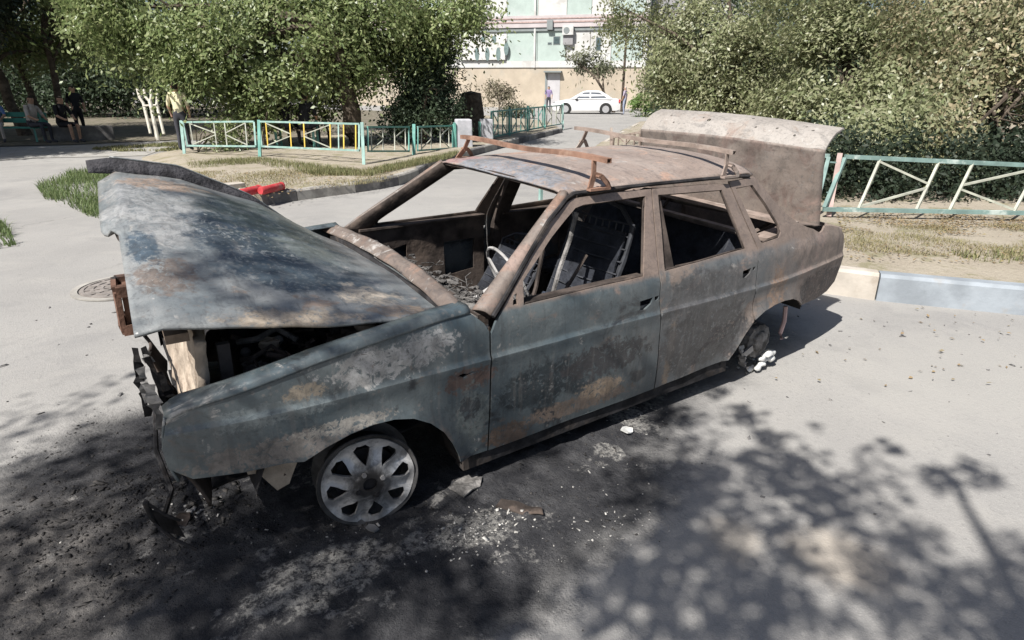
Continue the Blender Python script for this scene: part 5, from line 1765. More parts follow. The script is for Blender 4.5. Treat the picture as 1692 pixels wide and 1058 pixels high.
def tree(name, base, label, cat, blobs, leaf, bark, L, W, n_per, sig, seed, trunk_r=0.2, trunk_h=3.0, lean=(0, 0), limbs=7, inner=0.45, group=None, droop=0.4, thin=1.0, gap=-0.05):
    base = V3(base)
    e = empty(name, base, label, cat, group)
    rnd = random.Random(seed)
    C = shell_points([(np.asarray(c_) - np.array(base), r, max(6, int(n * thin))) for c_, r, n in blobs], seed, inner)
    C = np.array([q for q in C if nz(q[0], q[1], q[2] * 1.2 + seed, 0.9) > gap])
    V, F = leaves_np(C, sig, n_per, L, W, seed, droop, True)
    from_np('crown', V, F, leaf, e)
    bm = bmesh.new()
    top = Vector((lean[0], lean[1], trunk_h))
    P = [Vector((0, 0, -0.1)), Vector((0, 0, 0.05))]
    for k in range(1, 7):
        f = k / 6
        P.append(Vector((lean[0] * f, lean[1] * f, trunk_h * f)) + Vector((rnd.uniform(-1, 1), rnd.uniform(-1, 1), 0)) * trunk_r * 0.25)
    tube(bm, P, [trunk_r * 1.5, trunk_r * 1.25] + [trunk_r * (1.05 - 0.4 * k / 6) for k in range(1, 7)], 10)
    bl = [b for b in blobs]
    for k in range(limbs):
        c_, r, n = bl[k % len(bl)]
        tgt = Vector(np.asarray(c_) - np.array(base)) + Vector((rnd.uniform(-1, 1), rnd.uniform(-1, 1), rnd.uniform(-0.6, 0.6))) * (max(r) if np.ndim(r) else r) * 0.5
        s0 = P[rnd.choice((5, 6, 7))]
        mid = s0.lerp(tgt, 0.5) + Vector((rnd.uniform(-.3, .3), rnd.uniform(-.3, .3), 0.25))
        tube(bm, [s0, s0.lerp(mid, 0.5) + Vector((0, 0, 0.1)), mid, mid.lerp(tgt, 0.6), tgt], [trunk_r * 0.45, trunk_r * 0.36, trunk_r * 0.28, trunk_r * 0.18, trunk_r * 0.06], 6)
        for j in range(3):
            a = mid.lerp(tgt, rnd.uniform(0.1, 0.9))
            tube(bm, [a, a + Vector((rnd.uniform(-.6, .6), rnd.uniform(-.6, .6), rnd.uniform(-.2, .5)))], [trunk_r * 0.12, trunk_r * 0.03], 5)
    from_bm('trunk', bm, bark, e, smooth=True)
    return e


# big tree over the left fence
tA_ = 16.5
tree('broadleaf_tree', grd(592, tA_), 'large leafy tree with a dark trunk hanging over the left fence', 'tree',
     [(at(250, 50, 15.2), (1.7, 1.7, 1.0), 150), (at(400, 70, 15.0), (1.6, 1.6, 1.1), 170), (at(520, 40, 15.6), (1.6, 1.6, 1.1), 150), (at(640, 50, 16.5), (1.6, 1.6, 1.1), 150), (at(760, 10, 16.5), (1.2, 1.2, 0.55), 80), (at(180, 15, 15.0), (0.9, 0.9, 0.8), 70), (at(310, 108, 14.4), (0.6, 0.5, 0.30), 40), (at(225, 70, 15.0), (0.7, 0.7, 0.5), 50), (at(380, 120, 15.0), (0.6, 0.6, 0.4), 50), (at(470, 120, 15.3), (0.9, 0.9, 0.5), 70), (at(420, 165, 15.6), (0.5, 0.5, 0.3), 20), (at(560, 110, 16.0), (1.2, 1.2, 0.5), 80), (at(700, 70, 17), (1.0, 1.0, 0.8), 90), (at(480, -170, 17), (4.6, 4.6, 2.4), 420)],
     M['leaf_left'], M['bark'], 0.125, 0.058, 170, 0.30, 1, 0.26, 3.0, (-0.35, 0.1), 12, thin=0.85, gap=-0.08, inner=0.3)
tree('dense_shrub', grd(700, 17.2), 'dense dark green shrub between the leafy tree and the gate posts', 'shrub',
     [(at(690, 120, 17.3), (1.2, 1.2, 1.1), 150), (at(720, 170, 17.2), (0.8, 0.8, 0.7), 90), (at(660, 175, 17), (0.7, 0.7, 0.7), 80), (at(720, 110, 17.5), (0.6, 0.6, 0.8), 60)],
     M['leaf_far'], M['bark'], 0.10, 0.05, 90, 0.2, 2, 0.09, 1.4, (0.1, 0), 6)
tree('round_shrub', grd(440, 15.2), 'pale green shrub growing behind the left fence under the tree', 'shrub',
     [(at(420, 180, 15.2), (0.8, 0.6, 0.45), 70), (at(380, 195, 15), (0.5, 0.4, 0.3), 30)],
     M['leaf_left'], M['bark'], 0.10, 0.05, 40, 0.15, 3, 0.05, 0.6, (0, 0), 5)
tree('garden_shrub', grd(330, 14.6), 'loose weedy shrub poking through the left end of the fence', 'shrub',
     [(at(365, 218, 14.6), (0.40, 0.35, 0.4), 30), (at(380, 228, 14.6), (0.3, 0.3, 0.3), 20)],
     M['leaf_left'], M['bark'], 0.09, 0.03, 26, 0.12, 33, 0.03, 0.3, (0, 0), 5)
tree('garden_shrub', grd(545, 17.0), 'small bright leafed shrub left of the big tree trunk', 'shrub',
     [(at(540, 170, 17), (0.5, 0.4, 0.5), 40)], M['leaf_left'], M['bark'], 0.10, 0.05, 34, 0.14, 34, 0.04, 0.5, (0, 0), 4)
# right hand trees behind the leaning fence
RT = dict(group='trees along the right verge', thin=0.85, gap=0.0, inner=0.3)
tree('olive_leaved_tree', grd(1190, 13.8, KH), 'grey-green tree behind the open boot lid, leftmost of the right-hand trees', 'tree',
     [(at(1085, 40, 14), (1.1, 1.1, 0.6), 80), (at(1130, 95, 13.8), (0.9, 0.9, 0.8), 110), (at(1200, 60, 13.4), (1.3, 1.3, 0.9), 150), (at(1240, 150, 13.2), (0.9, 0.9, 0.6), 90), (at(1165, 165, 13.6), (0.45, 0.45, 0.3), 24), (at(1060, 10, 14), (0.7, 0.7, 0.4), 30), (at(1200, -110, 14), (2.2, 2.2, 1.5), 170)],
     M['leaf_olive'], M['bark'], 0.095, 0.042, 190, 0.22, 4, 0.13, 2.0, (0.1, 0), 12, **RT)
tree('olive_leaved_tree', grd(1400, 12.0, KH), 'broad grey-green tree standing behind the fence beside the boot lid', 'tree',
     [(at(1330, 60, 11.8), (1.2, 1.2, 0.9), 150), (at(1440, 90, 11.2), (1.3, 1.3, 0.9), 170), (at(1360, 160, 11.2), (0.9, 0.9, 0.6), 110), (at(1460, 185, 10.2), (0.8, 0.8, 0.4), 90), (at(1290, 185, 12), (0.5, 0.5, 0.3), 36), (at(1410, -120, 12.5), (2.4, 2.4, 1.5), 190), (at(1430, 228, 9.6), (0.55, 0.5, 0.22), 46), (at(1505, 225, 9.4), (0.45, 0.45, 0.22), 40)],
     M['leaf_olive'], M['bark'], 0.095, 0.042, 190, 0.21, 5, 0.12, 1.6, (-0.2, 0.1), 12, **RT)
tree('olive_leaved_tree', grd(1630, 11.0, KH), 'grey-green tree at the right edge with tan drying leaves', 'tree',
     [(at(1560, 70, 10.8), (1.2, 1.2, 0.9), 150), (at(1660, 90, 10.2), (1.2, 1.2, 0.9), 150), (at(1570, 165, 10.2), (0.9, 0.9, 0.5), 110), (at(1650, 195, 9.6), (0.7, 0.7, 0.4), 70), (at(1770, 120, 10.2), (1.2, 1.2, 1.0), 110), (at(1620, -120, 11.5), (2.4, 2.4, 1.5), 190), (at(1570, 232, 9.2), (0.45, 0.45, 0.2), 40), (at(1640, 235, 9.2), (0.4, 0.4, 0.2), 30)],
     leafmat('drying_tree_leaf', [(0.188, 0.196, 0.101), (0.261, 0.259, 0.153), (0.145, 0.169, 0.08), (0.393, 0.329, 0.214), (0.233, 0.231, 0.122)], 0.42, 0.32, 0.5), M['bark'], 0.095, 0.042, 190, 0.21, 6, 0.12, 1.6, (-0.3, 0), 12, **RT)
# undergrowth behind the right fence, leaves darkened to stand in for shade
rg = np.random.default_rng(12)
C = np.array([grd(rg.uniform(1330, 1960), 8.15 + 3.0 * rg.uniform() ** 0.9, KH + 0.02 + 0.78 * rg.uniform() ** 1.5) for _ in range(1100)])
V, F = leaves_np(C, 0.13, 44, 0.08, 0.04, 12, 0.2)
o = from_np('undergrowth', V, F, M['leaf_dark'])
meta(o, 'undergrowth behind the right fence with shade put into its dark leaf colour', 'undergrowth', kind='stuff')

# park trees on the far left
pk = [(42, 21.0, 'forked dark park tree behind the bench at the far left', [(at(20, 20, 21), (2.6, 2.4, 1.5), 200), (at(-120, 30, 20), (2.4, 2.4, 1.5), 120), (at(60, 80, 22), (1.6, 1.4, 0.7), 60), (at(0, -150, 21), (4.2, 4, 2), 260)], (-0.5, 0.2)),
      (78, 23.0, 'slim leaning park tree right of the forked tree', [(at(110, 50, 23), (1.8, 1.8, 1.0), 120), (at(100, -100, 23.5), (3.2, 3, 2), 200)], (-0.5, 0.2)),
      (110, 22.0, 'straight dark park tree behind the people in black', [(at(140, 30, 22), (1.8, 1.8, 1.0), 130), (at(190, -80, 22), (2.8, 2.8, 1.8), 180)], (0.05, 0.1)),
      (-160, 17.5, 'park tree mostly outside the left edge of the picture', [(at(-170, -40, 17.5), (3.0, 3, 1.6), 240), (at(-260, -160, 17), (3.6, 3.6, 2), 240), (at(-60, -120, 18.5), (2.8, 2.8, 1.6), 200)], (0, 0))]
for i, (u, t_, lab, bl, ln) in enumerate(pk):
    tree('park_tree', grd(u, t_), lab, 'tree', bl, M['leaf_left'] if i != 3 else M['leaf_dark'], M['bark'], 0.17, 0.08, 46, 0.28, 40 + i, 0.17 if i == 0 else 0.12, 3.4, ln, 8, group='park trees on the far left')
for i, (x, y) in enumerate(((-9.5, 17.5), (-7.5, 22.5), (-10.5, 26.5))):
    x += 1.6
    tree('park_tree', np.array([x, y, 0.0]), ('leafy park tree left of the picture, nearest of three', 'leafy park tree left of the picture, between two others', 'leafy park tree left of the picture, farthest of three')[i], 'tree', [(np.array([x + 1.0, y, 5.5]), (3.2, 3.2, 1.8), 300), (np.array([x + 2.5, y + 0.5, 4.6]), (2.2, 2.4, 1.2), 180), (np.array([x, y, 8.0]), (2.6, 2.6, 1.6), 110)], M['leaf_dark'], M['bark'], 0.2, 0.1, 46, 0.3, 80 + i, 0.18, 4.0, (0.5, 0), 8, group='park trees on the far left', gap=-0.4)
# far hedge masses that close the view
def mass(name, spots, leaf, L, W, n_per, sig, seed, label):
    C = shell_points(spots, seed, 0.2)
    V, F = leaves_np(C, sig, n_per, L, W, seed, 0.2)
    o = from_np(name, V, F, leaf)
    return meta(o, label, 'foliage', kind='stuff')
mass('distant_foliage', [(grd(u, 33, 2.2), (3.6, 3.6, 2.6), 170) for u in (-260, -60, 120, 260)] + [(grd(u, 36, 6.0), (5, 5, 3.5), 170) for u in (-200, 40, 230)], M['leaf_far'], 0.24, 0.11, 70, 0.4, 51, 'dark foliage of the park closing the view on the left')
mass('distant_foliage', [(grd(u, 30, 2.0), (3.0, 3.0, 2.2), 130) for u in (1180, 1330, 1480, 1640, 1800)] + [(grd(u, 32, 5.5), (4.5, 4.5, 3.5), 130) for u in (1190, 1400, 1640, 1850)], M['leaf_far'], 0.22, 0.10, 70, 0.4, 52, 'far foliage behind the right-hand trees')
# shrubs and small trees in the middle distance
tree('leaning_tree', grd(1014, 43), 'pale thin tree leaning left over the parked white car', 'tree',
     [(at(965, 100, 43), (1.3, 1.0, 0.7), 60), (at(1000, 115, 43), (1.0, 0.8, 0.6), 40), (at(940, 92, 43), (0.6, 0.5, 0.5), 20)],
     M['leaf_pale'], M['bark'], 0.28, 0.12, 20, 0.28, 60, 0.10, 1.9, (-1.1, 0.4), 7, inner=0.2)
tree('dry_bush', grd(825, 33), 'round brownish bush in front of the building wall', 'bush', [(grd(825, 33, 1.5), (0.8, 0.8, 0.75), 70)], M['leaf_brown'], M['bark_pale'], 0.16, 0.06, 40, 0.2, 61, 0.05, 0.9, (0, 0), 6)
tree('dry_bush', grd(778, 30), 'loose reddish-brown bush at the left corner of the building', 'bush', [(grd(778, 30, 1.2), (0.7, 0.7, 0.8), 50)], M['leaf_brown'], M['bark_pale'], 0.16, 0.06, 34, 0.22, 62, 0.05, 0.8, (0, 0), 6)
tree('low_shrub', grd(880, 34), 'low pale green shrub left of the parked white car', 'bush', [(grd(875, 34, 0.5), (1.0, 0.7, 0.5), 50), (grd(845, 33, 0.4), (0.8, 0.6, 0.35), 40)], M['leaf_pale'], M['bark_pale'], 0.14, 0.06, 34, 0.16, 63, 0.04, 0.4, (0, 0), 6)
tree('green_hedge', grd(1066, 37), 'bright green rounded hedge right of the parked white car', 'hedge', [(grd(1066, 37, 0.6), (1.3, 1.0, 0.75), 140)], M['leaf_bright'], M['bark'], 0.12, 0.06, 60, 0.14, 64, 0.04, 0.3, (0, 0), 5)
tree('dark_bush', grd(1112, 34), 'dark rounded bush right of the bright green hedge', 'bush', [(grd(1112, 34, 0.55), (1.2, 1.0, 0.6), 110)], M['leaf_dark'], M['bark'], 0.14, 0.07, 50, 0.16, 65, 0.04, 0.3, (0, 0), 5)
# tree stump behind the gate posts
bm = bmesh.new()
tube(bm, [(0, 0, -0.05), (0, 0, 0.25), (0.03, 0, 0.9), (0.10, 0, 1.45), (0.04, 0, 1.5)], [0.62, 0.52, 0.46, 0.28, 0.02], 12)
for v in bm.verts:
    v.co += Vector((nz(*v.co, 3), nz(*(v.co + Vector((5, 0, 0))), 3), 0)) * 0.08
o = from_bm('tree_stump', bm, M['bark'], smooth=True)
o.location = V3(grd(776, 19.5))
meta(o, 'thick dark tree stump between the two concrete gate posts', 'stump')

# ------------------------------------------------------------------ building
P0, P1 = grd(560, 57), grd(1062, 50.5)
ax_ = (P1 - P0) / np.linalg.norm(P1 - P0)
nrm = np.array([ax_[1], -ax_[0], 0.0])
if nrm @ (CAM - P0) < 0:
    nrm = -nrm
BL = float(np.linalg.norm(P1 - P0))
bld = empty('apartment_building', V3(P0), 'pale green and white panel apartment block with tan base', 'building')
bld.rotation_euler.z = math.atan2(ax_[1], ax_[0])


def face(u, v):                                                     # facade coordinates of a point on the wall
    d = ray(u, v)
    t_ = ((P0 - CAM) @ nrm) / (d @ nrm)
    q = CAM + d * t_
    return float((q - P0) @ ax_), float(q[2])


M['b_green'] = plain('pale_green_facade', (0.36, 0.425, 0.395), 0.08, 1.2, 0.9, 0.2, dirt=(0.39, 0.44, 0.42))
M['b_white'] = plain('white_facade', (0.50, 0.50, 0.485), 0.06, 1.2, 0.9, 0.2, dirt=(0.42, 0.41, 0.39))
M['b_tan'] = plain('tan_plinth_render', (0.40, 0.345, 0.275), 0.12, 0.7, 0.95, 0.1, dirt=(0.36, 0.325, 0.27))
M['b_pink'] = plain('pinkish_balcony_panel', (0.44, 0.40, 0.40), 0.08, 1.2, 0.9, 0.2)
M['b_dark'] = plain('dark_window_glass', (0.06, 0.085, 0.09), 0.3, 3, 0.25, 0.5)
M['b_oval'] = plain('oval_opening_green', (0.14, 0.19, 0.185), 0.2, 3, 0.8, 0.2)
M['b_door'] = plain('pale_metal_door', (0.42, 0.41, 0.42), 0.06, 2, 0.6, 0.3)
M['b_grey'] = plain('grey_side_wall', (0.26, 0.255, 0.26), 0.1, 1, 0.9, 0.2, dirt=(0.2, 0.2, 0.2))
M['b_line'] = plain('dark_joint', (0.20, 0.22, 0.22), 0.1, 2, 0.9)


def slab(name, a0, a1, z0, z1, out, mat, parent=bld, back=-0.02):
    bm = bmesh.new()
    box(bm, (a0, -out, z0), (a1, -back, z1))
    return from_bm(name, bm, mat, parent)


def fz(v, u=900):
    return face(u, v)[1]
z_pl, z_wh, z_g1, z_b1, z_b2 = fz(112), fz(101), fz(52), fz(46), fz(26)
slab('wall_core', 0, BL, -0.3, 14.0, -0.05, M['b_white'], back=-10)
slab('plinth', 0, BL, -0.2, z_pl, 0.02, M['b_tan'], back=-0.06)
slab('floor_band', 0, BL, z_pl + 0.01, z_wh, 0.10, M['b_white'], back=-0.06)
gp = 'wall_panel'
cuts = [face(u, 80)[0] for u in (560, 650, 740, 838, 888, 935, 975, 1010, 1062)]
for i in range(len(cuts) - 1):
    slab(gp, cuts[i] + 0.02, cuts[i + 1] - 0.02, z_wh + 0.01, z_g1, 0.03, M['b_green'] if i not in (2, 4, 5, 6) else (M['b_white'] if i != 4 else M['b_green']), back=-0.06)
slab('string_course', 0, BL, z_g1 + 0.01, z_b1, 0.14, M['b_line'], back=-0.06)
slab('balcony_band', 0, BL, z_b1 + 0.01, z_b2, 0.22, M['b_pink'], back=-0.06)
slab('balcony_rail', 0, BL, z_b1 + 0.35, z_b1 + 0.45, 0.26, M['brownpost'], back=-0.2)
slab('balcony_rail', 0, BL, z_b1 + 0.62, z_b1 + 0.70, 0.26, M['brownpost'], back=-0.2)
for i in range(len(cuts) - 1):
    slab(gp, cuts[i] + 0.02, cuts[i + 1] - 0.02, z_b2 + 0.01, z_b2 + 3.2, 0.03, M['b_green'] if i % 2 else M['b_white'], back=-0.06)
slab('balcony_band', 0, BL, z_b2 + 3.22, z_b2 + 4.2, 0.22, M['b_white'], back=-0.06)
# oval openings of the balcony screen
a0, a1 = face(762, 80)[0], face(836, 80)[0]
slab('balcony_screen', a0, a1, z_wh + 0.1, z_g1 - 0.5, 0.30, M['b_white'], back=-0.05)
for (u, v) in ((790, 90), (807, 90), (825, 90), (838, 81), (800, 66), (818, 66)):
    ca, cz = face(u, v)
    rz = 0.52 if v > 70 else 0.28
    bm = bmesh.new()
    vs = [bm.verts.new((ca + 0.20 * math.cos(2 * PI * k / 20), -0.31, cz + rz * math.sin(2 * PI * k / 20))) for k in range(20)]
    vb = [bm.verts.new((w_.co.x, -0.27, w_.co.z)) for w_ in vs]
    bm.faces.new(vs)
    for k in range(20):
        bm.faces.new((vs[k], vs[(k + 1) % 20], vb[(k + 1) % 20], vb[k]))
    from_bm('oval_opening', bm, M['b_oval'], bld)
# door, windows, drain pipe
a0, z0 = face(901, 172)
a1, z1 = face(927, 118)
dr = slab('door', a0 + 0.15, a1 - 0.05, -0.1, z1 - 0.15, 0.05, M['b_door'], back=-0.01)
o = slab('door_hood', a0 - 0.1, a1 + 0.1, z1 - 0.1, z1 + 0.02, 0.5, M['b_line'], back=-0.01)
o = slab('door_jamb', a0 - 0.05, a0 + 0.13, -0.1, z1 - 0.12, 0.08, M['b_line'], back=-0.01)
for (ua, va, ub, vb) in ((914, 74, 926, 60), (984, 84, 994, 62), (905, 74, 912, 70)):
    a0, z0 = face(ua, va)
    a1, z1 = face(ub, vb)
    f = slab('window', a0, a1, z0, z1, 0.06, M['b_line'])
    g_ = slab('pane', a0 + 0.05, a1 - 0.05, z0 + 0.05, z1 - 0.05, 0.07, M['b_dark'], parent=None)
    g_.parent = f
a0, z0 = face(882, 110)
slab('drain_pipe', a0, a0 + 0.14, z_pl, 13, 0.16, M['b_white'], back=-0.1)
a0, z0 = face(905, 50)
a1, z1 = face(915, 34)
slab('balcony_bracket', a0, a1, z0, z1, 0.40, M['b_line'], back=-0.2)
# air conditioner: hangs on the wall
ca, cz = face(940, 52)
acp = Vector(P0) + Vector(ax_) * ca + Vector(nrm) * 0.35 + Vector((0, 0, cz - 0.3))
ac = empty('air_conditioner', acp, 'white air conditioner unit hung on the apartment block wall', 'air conditioner')
ac.rotation_euler.z = bld.rotation_euler.z
bm = bmesh.new()
box(bm, (-0.45, -0.18, 0), (0.45, 0.18, 0.65), bev=0.03)
from_bm('casing', bm, M['b_white'], ac)
bm = bmesh.new()
tube(bm, [(-0.1, -0.19, 0.33), (-0.1, -0.20, 0.33)], 0.24, 20)
from_bm('fan_grille', bm, M['b_line'], ac)
bm = bmesh.new()
box(bm, (-0.4, 0.0, -0.7), (0.4, 0.34, -0.02))
from_bm('bracket', bm, M['b_grey'], ac)
# grey neighbouring block
q = grd(1062, 51.5)
gb = empty('grey_block', V3(q), 'grey shaded building part at the right end of the apartment block', 'building')
gb.rotation_euler.z = bld.rotation_euler.z
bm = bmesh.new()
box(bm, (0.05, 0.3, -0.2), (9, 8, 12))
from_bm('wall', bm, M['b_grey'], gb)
for k in range(3):
    bm = bmesh.new()
    box(bm, (0.8 + 1.1 * k, 0.22, 3.4), (1.4 + 1.1 * k, 0.32, 5.2))
    from_bm('window', bm, M['b_dark'], gb)
bm = bmesh.new()
tube(bm, [(0, 0, 0), (0, 0, 6.5)], [0.10, 0.07], 8)
o = from_bm('street_pole', bm, M['bark'], smooth=True)
o.location = V3(grd(1027, 44.5))
meta(o, 'slim dark pole standing behind the rear of the white car', 'pole')

# ------------------------------------------------------------------ parked white car
M['white_car'] = plain('white_car_paint', (0.55, 0.55, 0.55), 0.03, 2, 0.3, 0.5)
M['car_glass'] = plain('dark_car_glass', (0.09, 0.10, 0.115), 0.2, 2, 0.15, 0.6)
M['tyre'] = plain('black_tyre', (0.03, 0.03, 0.03), 0.2, 9, 0.9, 0.2)
M['hub'] = plain('silver_wheel', (0.45, 0.45, 0.46), 0.1, 9, 0.35, 0.5, 0.4)
cp_ = grd(967, 41.0)
wc = empty('parked_car', V3(cp_), 'white saloon car parked on the road before the apartment block', 'car')
wc.rotation_euler.z = math.atan2(-_sy, _cy) - math.radians(5)
def wcar(s, t):
    x = -2.2 + 4.4 * s
    top = interp(x, [(-2.2, 0.62), (-2.1, 0.72), (-1.2, 0.90), (-0.9, 0.93), (1.6, 0.98), (2.1, 0.95), (2.2, 0.80)])
    bot = interp(x, [(-2.2, 0.30), (-2.0, 0.20), (2.0, 0.22), (2.2, 0.34)])
    w = 0.86 * (1 - 0.12 * (abs(x) / 2.2) ** 4)
    a = t * PI
    cx_, cz_ = -math.cos(a), math.sin(a)
    yy = w * math.copysign(abs(cx_) ** 0.35, cx_)
    z = bot + (top - bot) * abs(cz_) ** 0.45
    return Vector((x, yy, z))
V, F = grid_np(wcar, 40, 24)
from_np('body', V, F, M['white_car'], wc, True)
def whouse(s, t, o=0.0):
    x0 = interp(t, [(0, -1.0), (1, -0.25)])
    x1 = interp(t, [(0, 1.75), (1, 0.95)])
    return x0, x1
bm = bmesh.new()
ring = []
for (z, xa, xb, w) in ((0.90, -1.05, 1.80, 0.80), (1.15, -0.62, 1.42, 0.72), (1.38, -0.20, 1.02, 0.60), (1.44, 0.02, 0.82, 0.50)):
    ring.append([bm.verts.new(q) for q in ((xa, -w * 0.85, z), (xa + 0.25, -w, z), (xb - 0.25, -w, z), (xb, -w * 0.85, z), (xb, w * 0.85, z), (xb - 0.25, w, z), (xa + 0.25, w, z), (xa, w * 0.85, z))])
for a, b in zip(ring, ring[1:]):
    for k in range(8):
        bm.faces.new((a[k], a[(k + 1) % 8], b[(k + 1) % 8], b[k]))
bm.faces.new(ring[-1])
from_bm('cabin', bm, M['white_car'], wc, smooth=True)
for pts in ([(-0.66, 0.97), (-0.16, 1.32), (0.22, 1.34), (0.22, 0.97)], [(0.30, 0.97), (0.30, 1.34), (0.85, 1.32), (1.32, 1.0)]):
    for sg in (-1, 1):
        bm = bmesh.new()
        vs = [bm.verts.new((x, sg * (interp(z, [(0.90, 0.80), (1.15, 0.72), (1.38, 0.60)]) + 0.012), z)) for x, z in pts]
        vb = [bm.verts.new((w_.co.x, w_.co.y - sg * 0.03, w_.co.z)) for w_ in vs]
        bm.faces.new(vs)
        for k in range(4):
            bm.faces.new((vs[k], vs[(k + 1) % 4], vb[(k + 1) % 4], vb[k]))
        from_bm('side_window', bm, M['car_glass'], wc)
for x in (-1.32, 1.28):
    for sg in (-1, 1):
        bm = bmesh.new()
        tube(bm, [(x, sg * 0.72, 0.31), (x, sg * 0.885, 0.31)], 0.39, 24)
        from_bm('wheel_arch', bm, M['tyre'], wc, smooth=False)
        bm = bmesh.new()
        tube(bm, [(x, sg * 0.70, 0.31), (x, sg * 0.90, 0.31)], [0.31, 0.30], 24)
        w_ = from_bm('wheel', bm, M['tyre'], wc, smooth=False)
        bm = bmesh.new()
        tube(bm, [(x, sg * 0.90, 0.31), (x, sg * 0.915, 0.31)], 0.22, 18)
        h_ = from_bm('hub', bm, M['hub'], None)
        h_.parent = w_
bm = bmesh.new()
box(bm, (-2.15, -0.72, 0.62), (-2.02, -0.45, 0.76), bev=0.02)
from_bm('headlight', bm, M['hub'], wc)
bm = bmesh.new()
box(bm, (2.08, -0.80, 0.72), (2.2, -0.5, 0.90), bev=0.02)
from_bm('tail_light', bm, M['red'], wc)
bm = bmesh.new()
box(bm, (-0.72, -0.93, 0.93), (-0.58, -0.80, 1.05), bev=0.02)
from_bm('mirror', bm, M['white_car'], wc)

# ------------------------------------------------------------------ people
def pmat(name, col):
    return plain(name, col, 0.15, 6, 0.85, 0.2)
SKIN = pmat('skin', (0.38, 0.24, 0.17))
HAIR = pmat('dark_hair', (0.03, 0.025, 0.02))
CL = {'cream': pmat('cream_cloth', (0.55, 0.50, 0.34)), 'black': pmat('black_cloth', (0.015, 0.015, 0.018)), 'lilac': pmat('lilac_cloth', (0.36, 0.31, 0.38)), 'blue': pmat('blue_cloth', (0.10, 0.17, 0.36)), 'jean': pmat('jean_cloth', (0.25, 0.28, 0.36)), 'pale': pmat('pale_cloth', (0.40, 0.36, 0.33)), 'dark': pmat('dark_cloth', (0.05, 0.05, 0.06)), 'purple': pmat('purple_cloth', (0.22, 0.17, 0.30))}


